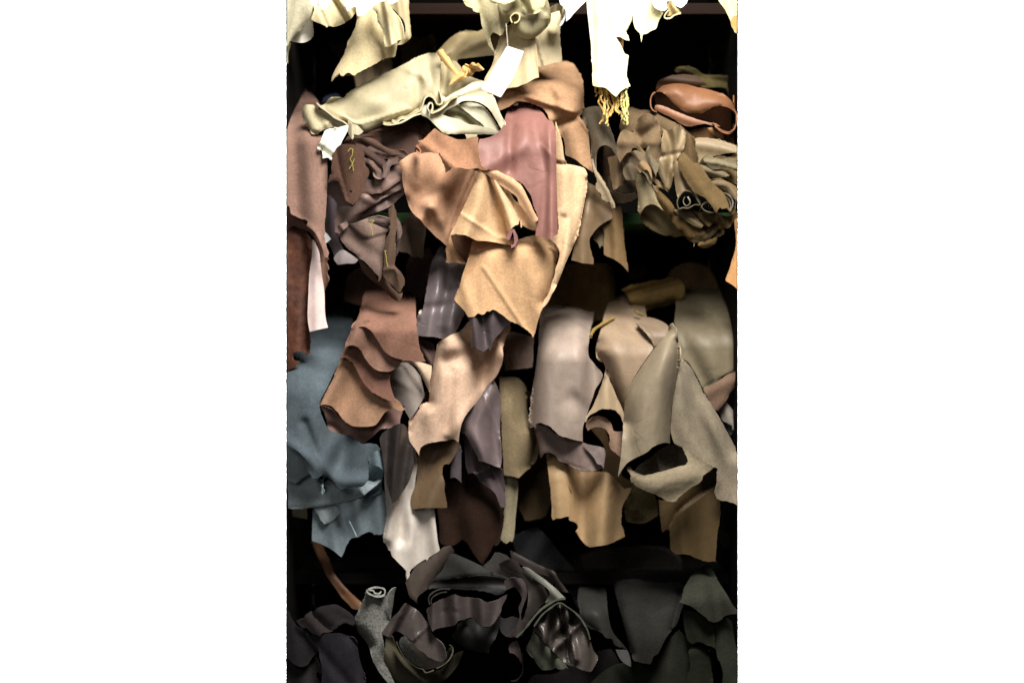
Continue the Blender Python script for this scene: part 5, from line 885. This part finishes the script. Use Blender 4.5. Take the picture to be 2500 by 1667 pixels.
hide('F', -22, (120, 96, 78), '1738,560 1790,535 1850,505 1900,470 1960,425 2050,395 2050,515 2015,560 1985,600 1960,650 1930,695 1905,725 1875,757 1850,745 1835,735 1800,670 1770,610', 'brown suede corner under the broad olive grey hide at the right edge', folds=[('g', '1800,580 1980,500', 6, 16), ('c', '1875,757 1930,695 1985,600 2050,515', 10, 10)], step=4, rag=1.2)
hide('F', -44, (165, 155, 142), '1880,750 1900,710 1945,668 1990,720 2050,820 2050,925 2010,895 1960,865 1920,845 1900,800', 'small glossy grey hide at the right edge below the brown suede corner', kind='g', folds=[('g', '1930,700 2020,880', 8, 12)], rag=.5)
hide('F', -54, (104, 118, 114), '1900,830 1980,870 2050,935 2020,960 1990,978 1950,900', 'small blue green hide scrap at the right edge', rag=.4)
hide('F', -70, (105, 92, 60), '1020,1400 1100,1410 1300,1530 1330,1700 1200,1780 1040,1760 1020,1600', 'dark olive hide in shadow right of the ochre hide', wave=(50, 10, 0))
cord('D', '716,1575 735,1530 775,1490 830,1455 880,1430 922,1402', 4, 4.2, (150, 126, 58), label='yellow tie band looped round the grey beige roll', cat='tie', name='tie', kind='l', d1=-60)
cord('D', '1120,1330 1150,1360 1190,1375 1222,1402', -70, 3.6, (130, 108, 50), label='short yellow tie above the small grey beige fold', cat='tie', name='tie', kind='l')

# ------------------------------------------------------------------ bottom row: charcoal, mauve and black hides
T3 = empty('rolled_hide', 'G', '820,1400', 20, 'grey fuzzy hide rolled into an upright tube at the lower left', 'leather', GROUP)
hide('G', 40, (126, 126, 120), '732,712 730,740 750,758 790,772 850,778 905,768 930,745 955,715 985,696 1000,692 985,740 970,850 955,930 942,1000 915,1060 870,1110 885,1200 890,1280 880,1350 930,1450 985,1568 940,1575 860,1490 790,1370 745,1230 700,1160 650,1100 622,1015 630,960 655,900 680,850 700,790', None, kind='w', parent=T3, name='tube_wall',
     folds=[('c', '732,712 680,850 622,1015 650,1100 745,1230', 40, 30), ('c', '1000,692 970,850 942,1000', 34, 22), ('g', '820,800 800,1060 840,1350', 10, 22), ('s', '900,775 890,900 930,1010', -6, 12)], wave=(60, 5, 0), step=3.6)
ribbon('G', '735,714 734,738 770,762 830,776 880,768 896,742 890,712 855,698 800,696 765,704 742,716 790,724 800,745 840,752 862,730', 56, -10, (165, 165, 158), kind='w', thick=4.6, parent=T3, name='rolled_edge')
hide('G', 6, (80, 75, 58), '740,1230 830,1300 890,1250 900,1130 960,1140 1000,1240 1050,1320 1150,1400 1260,1475 1400,1440 1500,1340 1560,1290 1610,1275 1560,1400 1480,1500 1400,1568 1300,1640 1100,1640 1000,1600 900,1530 820,1430', 'dark olive hide cradling the mauve rolls at the lower left', kind='l', folds=[('g', '900,1180 960,1400 1100,1560', 14, 26), ('c', '820,1430 1000,1600 1400,1568', 20, 20), ('g', '980,1240 1240,1480', -16, 16)])
hide('G', -30, (122, 86, 58), '225,270 300,260 325,300 350,370 385,440 430,555 480,630 530,690 580,740 630,785 688,842 672,875 645,896 600,888 555,840 500,785 460,725 420,670 360,575 320,480 280,400', 'curved strip of orange tan leather in the dark left gap', kind='l', folds=[('t', '0,260 0,650', 160), ('g', '240,280 330,440', -60, 40), ('c', '325,300 430,555 530,690 688,842', 12, 9), ('g', '460,650 640,860', 6, 12)], rag=.5)
hide('G', 30, (44, 42, 44), '4,905 25,930 45,985 100,1050 140,1070 190,1108 240,1170 292,1265 270,1300 235,1330 215,1365 190,1400 130,1418 80,1402 40,1370 4,1325', 'black suede hide at the lower left edge', folds=[('g', '60,1050 120,1380', 9, 24), ('c', '190,1108 292,1265', 10, 10)])
hide('G', 44, (56, 50, 50), '88,1000 120,985 150,982 185,935 222,908 250,960 300,1010 370,1070 425,1090 380,1105 330,1108 300,1142 270,1128 240,1120 205,1092 185,1065 150,1065 125,1048', 'small grey brown hide fold over the black suede at lower left', folds=[('g', '180,960 300,1100', 8, 16)])
hide('G', 36, (40, 36, 38), '225,935 255,905 300,872 380,855 450,850 520,885 570,920 625,975 612,1055 570,1028 520,1022 480,1042 445,1082 400,1075 350,1060 300,1015 260,975', 'dark plum hide fold right of the small grey brown fold', folds=[('c', '300,872 450,850 570,920 625,975', 20, 16), ('s', '450,1060 520,1010 600,1030', 10, 10), ('g', '320,930 460,1040', 7, 16)])
hide('G', 42, (46, 44, 49), '195,1135 260,1120 330,1118 400,1115 480,1112 560,1135 620,1165 648,1240 662,1330 688,1420 715,1520 725,1640 312,1640 318,1550 322,1450 312,1380 300,1330 285,1250 240,1190', 'broad dark slate suede hide at the lower left corner', folds=[('c', '560,1135 648,1240 688,1420 725,1640', 24, 20), ('g', '420,1180 460,1600', 10, 36), ('g', '240,1190 330,1300', -6, 14)])
hide('G', 14, (52, 50, 50), '4,1330 80,1402 150,1418 210,1380 260,1318 300,1380 316,1450 312,1560 312,1640 4,1640', 'black hide with a dark hole in the bottom left corner', folds=[('g', '100,1430 180,1620', 9, 24)], holes=['268,1480 280,1466 300,1475 318,1510 314,1550 290,1525 272,1505'])
hide('G', 26, (88, 78, 70), '1085,640 1120,590 1180,500 1240,465 1290,440 1340,400 1390,360 1430,325 1490,320 1520,345 1535,378 1500,400 1465,440 1440,490 1400,545 1360,600 1320,660 1290,700 1250,735 1205,770 1188,800 1192,850 1160,815 1120,780 1098,710',
     'mauve brown hide folded to a point above the two mauve rolls', kind='l', folds=[('g', '1440,360 1250,600 1180,740', 14, 24), ('c', '1085,640 1120,780 1192,850', 10, 12), ('c', '1535,378 1440,490 1290,700', 8, 8)])
hide('G', 44, (62, 62, 60), '1500,392 1540,392 1580,410 1640,435 1700,462 1760,492 1820,520 1880,552 1950,582 2010,610 2055,640 1990,625 1920,605 1860,590 1800,584 1720,588 1640,598 1560,605 1440,622 1335,640 1360,600 1410,540 1450,470', 'charcoal hide with a smooth front slope above the glossy mauve hide', kind='l', folds=[('c', '1335,640 1640,598 1800,584 2055,640', 8, 8), ('g', '1520,420 1700,580', 7, 26), ('s', '1880,560 1860,450', 5, 10)], rag=.4)
hide('G', 24, (67, 65, 63), '1790,500 1850,450 1900,380 1990,400 2040,440 2050,600 2000,600 1900,560', 'small charcoal hide behind the right end of the charcoal slope', kind='l')
hide('G', 30, (46, 45, 45), '1290,712 1330,640 1440,622 1600,602 1800,588 1900,600 2060,645 2010,700 1980,745 1900,765 1840,740 1760,725 1640,718 1500,706 1400,702 1320,706', 'black underside below the charcoal slope', kind='l', folds=[('g', '1400,660 1900,660', -10, 14)])
for q, s in enumerate(('1305,850 1292,800 1310,760 1360,725 1420,708 1490,710', '1322,848 1316,810 1340,775 1400,745 1460,735')):
    ribbon('G', s, 40, -20, (58, 56, 53), kind='l', thick=3, label=('outer thin curved grey edge', 'inner thin curved grey edge')[q] + ' of a roll in the dark above the glossy mauve hide')
hide('G', 58, (84, 75, 73), '1272,895 1300,872 1360,838 1400,812 1450,788 1500,768 1545,765 1600,782 1680,788 1760,800 1830,830 1900,815 1960,780 2005,758 1995,800 1965,860 1945,930 1925,965 1895,1010 1860,1045 1820,1055 1780,1050 1745,1025 1720,990 1692,968 1655,972 1630,985 1600,992 1565,998 1545,1025 1512,1046 1470,1052 1420,1060 1375,1070 1345,1082 1332,1102 1312,1060 1290,1000 1282,940',
     'glossy mauve leather hide with a wavy lower edge in the bottom row', kind='g',
     folds=[('g', '1340,870 1350,1070', 13, 12), ('g', '1420,830 1440,1040', -10, 14), ('g', '1540,780 1560,960', 21, 20), ('g', '1660,820 1660,960', -18, 18), ('g', '1780,860 1800,1030', 21, 22), ('g', '1920,840 1880,980', -10, 14), ('s', '1330,860 1320,1060', 5, 6)], wave=(40, 5, 0))
hide('G', 62, (86, 77, 74), '860,1115 885,1080 905,1045 940,1000 975,955 1015,920 1050,870 1085,842 1130,858 1170,885 1215,925 1262,985 1300,1050 1325,1110 1365,1160 1420,1210 1445,1270 1452,1340 1400,1372 1350,1355 1290,1330 1250,1290 1190,1250 1140,1180 1085,1135 1030,1105 995,1094 970,1108 945,1150 910,1140',
     'glossy mauve brown leather roll with an open lower end beside the fuzzy grey tube', kind='g',
     folds=[('g', '1060,870 960,1080', 14, 14), ('g', '1120,900 1020,1080', -10, 10), ('g', '1180,940 1200,1200', 14, 26), ('g', '1320,1140 1380,1340', -18, 26), ('s', '1280,1060 1180,1150', 6, 8)], wave=(36, 5, 0))
for q, s in enumerate(('1000,1185 1020,1240 1060,1310 1120,1375 1190,1425 1240,1440 1270,1470 1340,1448', '1365,1432 1420,1405 1470,1365 1505,1310 1516,1255 1500,1225 1478,1216')):
    ribbon('G', s, 46, 10, (104, 100, 82), kind='s', thick=2.8, label=('long thin olive grey rim curving under the mauve brown roll', 'short thin olive grey rim at the right of the mauve brown roll')[q])
hide('G', 34, (116, 116, 110), '1025,1190 1045,1150 1085,1140 1110,1190 1150,1250 1200,1310 1228,1350 1240,1432 1190,1410 1120,1360 1070,1300 1035,1240', 'fuzzy grey inner leather in the hollow under the mauve brown roll', kind='w', folds=[('c', '1085,1140 1150,1250 1228,1350', 16, 14)])
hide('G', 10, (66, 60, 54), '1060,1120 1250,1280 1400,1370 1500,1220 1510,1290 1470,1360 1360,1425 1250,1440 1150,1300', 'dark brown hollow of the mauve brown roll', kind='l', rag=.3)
hide('G', 30, (40, 40, 39), '1505,1145 1540,1090 1560,1030 1620,995 1700,975 1745,1030 1800,1060 1860,1050 1910,1000 1952,950 1945,1010 1925,1090 1905,1150 1870,1210 1845,1262 1838,1292 1800,1280 1750,1284 1690,1270 1640,1258 1590,1225 1545,1190', 'charcoal hide bulging under the glossy mauve hide', kind='l', folds=[('c', '1545,1190 1640,1258 1750,1284', 16, 16), ('g', '1600,1100 1860,1180', 12, 24), ('g', '1740,1040 1760,1260', -8, 18)])
hide('G', 22, (64, 62, 63), '1930,960 1990,980 2060,960 2140,1000 2160,1130 2060,1150 2000,1140 1950,1090', 'dark charcoal scrap beside the bulging charcoal hide', kind='l')
hide('H', 46, (70, 61, 60), '-70,640 -20,608 30,608 85,612 112,640 128,680 138,740 128,800 108,850 88,910 85,970 100,1020 92,1080 72,1115 0,1150 -60,1140 -20,1100 40,1040 70,960 60,880 90,800 60,730 20,690 -50,720', 'mauve black rim curling round the right end of the glossy mauve hide', kind='l', folds=[('g', '60,640 110,740 90,900', 12, 12)])
hide('H', 34, (55, 48, 45), '-20,360 20,372 70,400 130,432 200,465 260,495 330,528 390,550 410,590 440,640 480,690 518,742 470,738 432,735 400,690 375,640 340,600 280,580 200,550 100,500 0,430', 'dark brown twisted strip above the grey green folded hide', kind='l', folds=[('c', '20,372 200,465 390,550', 12, 10), ('g', '380,570 480,730', 10, 9)], rag=.4)
hide('H', 40, (115, 115, 105), '95,515 130,510 170,530 225,570 290,615 345,660 400,705 450,755 490,795 440,800 390,812 340,825 300,838 320,800 342,760 330,715 290,680 230,640 160,590', 'grey green lit fold of hide in the lower centre', kind='l', folds=[('g', '140,530 400,770', 10, 12)], rag=.4)
hide('H', 30, (56, 50, 47), '-120,480 -40,440 0,432 50,470 110,540 180,600 260,660 330,710 342,760 300,830 250,880 190,950 140,1020 90,1090 40,1135 60,1060 110,960 140,860 145,760 130,680 90,620 0,600 -90,590', 'dark mauve smooth hide falling left of the grey green fold', kind='g', folds=[('g', '40,480 200,700 150,900', 16, 26), ('g', '280,680 320,760', 12, 14), ('g', '200,640 240,800', -14, 18)])
for q, (s, th) in enumerate((('40,1150 110,1080 180,990 250,910 330,850 410,808 485,795', 7), ('200,1050 270,950 340,890 430,835 500,870 570,920 620,970 660,1030 690,1090 712,1170', 5))):
    ribbon('H', s, 70, 30, (86, 88, 76), thick=th*.7, label=('long grey green roll edge sweeping over the crumpled glossy hide', 'inner grey green roll edge framing the crumpled glossy hide')[q])
hide('H', 50, (88, 80, 75), '190,1082 215,1040 250,990 290,940 330,895 375,862 430,830 470,850 520,885 560,930 605,980 640,1020 670,1070 695,1130 715,1190 740,1260 782,1332 765,1390 722,1462 680,1460 640,1450 590,1425 520,1398 470,1365 420,1325 370,1270 320,1220 270,1160 230,1120',
     'crumpled glossy brown grey leather bunched inside a roll at the lower centre', kind='g',
     folds=[('g', '430,850 380,960 350,1100 340,1250', -32, 12), ('g', '340,920 320,1060 300,1150', 22, 10), ('g', '400,880 420,1000 400,1120', 25, 9), ('g', '450,860 460,980 470,1020', -28, 9), ('g', '480,900 500,1000', 25, 9),
            ('g', '370,1250 440,1180 560,1060', 25, 12), ('g', '400,1180 520,1050', -30, 11), ('g', '260,1060 320,1180', 15, 10), ('g', '560,1100 480,1300', -11, 16), ('g', '640,1100 640,1400', 15, 24), ('g', '540,1180 560,1380', 10, 12), ('c', '605,980 695,1130 782,1332', 16, 12)], wave=(30, 7, 10), tilt=(0, .04))
hide('H', 44, (84, 87, 74), '130,1260 170,1160 195,1080 230,1130 280,1180 330,1240 380,1290 430,1340 490,1385 548,1440 520,1442 490,1425 470,1438 420,1440 400,1425 370,1442 270,1442 240,1410 200,1350 160,1310', 'green grey suede flap below the crumpled glossy leather', folds=[('c', '130,1260 200,1350 270,1442', 14, 14), ('g', '220,1140 420,1400', 8, 14)], step=3.8)
hide('H', 6, (124, 106, 102), '-30,1230 0,1200 50,1182 75,1260 92,1400 60,1335 20,1300 -20,1290', 'short mauve tube left of the green grey suede flap', kind='l', folds=[('c', '50,1182 92,1400', 12, 12)])
ribbon('H', '92,1290 98,1400 90,1480 40,1540 -10,1545', 14, -30, (52, 44, 42), thick=3, label='thin dark rim of the roll under the short mauve tube', kind='l')
# right part, nearly black greens
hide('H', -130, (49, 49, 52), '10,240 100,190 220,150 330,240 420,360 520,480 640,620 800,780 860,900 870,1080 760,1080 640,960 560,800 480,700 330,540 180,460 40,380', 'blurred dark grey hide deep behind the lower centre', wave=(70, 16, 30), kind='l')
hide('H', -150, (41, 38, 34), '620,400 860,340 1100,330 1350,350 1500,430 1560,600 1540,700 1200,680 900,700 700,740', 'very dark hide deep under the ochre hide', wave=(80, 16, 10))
hide('H', 2, (48, 48, 44), '600,760 640,640 740,600 820,640 862,760 870,880 880,960 900,1050 925,1110 980,1180 1045,1262 1000,1245 940,1218 915,1165 880,1160 850,1150 820,1110 780,1095 700,1058 640,985', 'dark grey hide left of the long black green hide', kind='l', folds=[('t', '0,600 0,960', 150), ('t', '0,620 0,1000', 130), ('g', '700,800 820,1080', 10, 24), ('c', '612,780 640,985 780,1095', 14, 14), ('g', '870,900 940,1100', -10, 12)])
hide('H', 22, (44, 44, 41), '925,655 925,380 1080,330 1250,320 1400,330 1530,400 1560,650 1570,800 1530,920 1500,1010 1460,1080 1400,1160 1370,1220 1330,1300 1295,1320 1275,1370 1252,1397 1210,1388 1170,1378 1108,1358 1085,1300 1060,1200 1035,1100 1010,1000 970,850', 'long black green hide hanging with a blunt point in the bottom row at right', folds=[('t', '0,360 0,1250', 400), ('g', '1100,400 1160,1340', 14, 40), ('g', '1340,400 1280,1200', -14, 40), ('c', '925,655 1010,1000 1085,1300', 26, 24), ('c', '1560,650 1460,1080', 30, 30)])
hide('H', 34, (54, 55, 47), '1520,830 1545,800 1560,720 1600,640 1680,540 1790,490 1830,530 1860,600 1900,670 1960,760 2010,850 2050,905 2050,935 1990,942 1930,962 1905,990 1875,1006 1830,1012 1795,1002 1760,965 1720,930 1670,895 1620,862 1570,845', 'olive green suede hide spread at the right of the bottom row', folds=[('t', '0,480 0,850', 130), ('g', '1600,600 1790,480', -40, 34), ('g', '1700,620 1740,900', 12, 30), ('g', '1840,700 1880,980', -16, 20), ('c', '1830,530 1960,760 2050,905', 14, 14)])
hide('H', 10, (44, 45, 37), '1560,900 1620,910 1700,925 1760,950 1800,1005 1840,1060 1850,1130 1845,1190 1850,1255 1820,1232 1780,1225 1740,1200 1690,1192 1640,1210 1605,1180 1570,1060', 'dark olive hide under the olive green suede at the right', folds=[('c', '1700,925 1800,1005 1850,1130', 10, 12), ('g', '1640,940 1740,1190', 10, 24)])
hide('H', 0, (52, 55, 46), '1840,1030 1900,990 1960,975 2000,1010 2020,1120 2050,1290 2050,1640 1895,1640 1915,1560 1922,1480 1900,1390 1870,1320 1852,1240 1850,1130', 'green grey suede hide at the right edge of the bottom row', folds=[('g', '1940,1020 1980,1600', 12, 30)])
hide('H', 4, (38, 40, 32), '1610,1265 1650,1235 1710,1238 1770,1270 1800,1330 1815,1420 1830,1520 1832,1640 1570,1640 1585,1540 1600,1500 1590,1480 1612,1460 1620,1350', 'dark olive grey hide with a rounded top at the bottom right', folds=[('c', '1610,1265 1710,1238 1800,1330 1832,1520', 18, 16), ('g', '1680,1280 1700,1620', 10, 28)])
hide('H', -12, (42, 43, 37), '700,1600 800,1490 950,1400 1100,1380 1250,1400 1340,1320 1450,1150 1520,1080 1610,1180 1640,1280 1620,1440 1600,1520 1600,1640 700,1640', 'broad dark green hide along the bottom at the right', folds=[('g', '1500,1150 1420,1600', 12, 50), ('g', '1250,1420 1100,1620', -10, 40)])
hide('H', 10, (86, 85, 84), '945,1262 990,1265 1050,1270 1070,1310 1085,1370 1085,1420 1040,1395 1000,1365 965,1310', 'small dark grey flap left of the blunt point', kind='l', rag=.5)
hide('H', -90, (44, 42, 32), '1880,150 1960,200 2050,180 2050,340 1990,280 1940,330 1890,260', 'faint dark olive hide in the shadow at the right edge', rag=1.5)
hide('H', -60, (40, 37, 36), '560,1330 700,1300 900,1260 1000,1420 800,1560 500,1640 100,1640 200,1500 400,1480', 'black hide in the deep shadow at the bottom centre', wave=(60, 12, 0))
hide('H', -40, (70, 55, 34), '1020,0 1160,-10 1160,40 1040,42', 'small dim tan scrap right of the ochre hide', kind='l')

# dim hides lying far back on the boards between the rows
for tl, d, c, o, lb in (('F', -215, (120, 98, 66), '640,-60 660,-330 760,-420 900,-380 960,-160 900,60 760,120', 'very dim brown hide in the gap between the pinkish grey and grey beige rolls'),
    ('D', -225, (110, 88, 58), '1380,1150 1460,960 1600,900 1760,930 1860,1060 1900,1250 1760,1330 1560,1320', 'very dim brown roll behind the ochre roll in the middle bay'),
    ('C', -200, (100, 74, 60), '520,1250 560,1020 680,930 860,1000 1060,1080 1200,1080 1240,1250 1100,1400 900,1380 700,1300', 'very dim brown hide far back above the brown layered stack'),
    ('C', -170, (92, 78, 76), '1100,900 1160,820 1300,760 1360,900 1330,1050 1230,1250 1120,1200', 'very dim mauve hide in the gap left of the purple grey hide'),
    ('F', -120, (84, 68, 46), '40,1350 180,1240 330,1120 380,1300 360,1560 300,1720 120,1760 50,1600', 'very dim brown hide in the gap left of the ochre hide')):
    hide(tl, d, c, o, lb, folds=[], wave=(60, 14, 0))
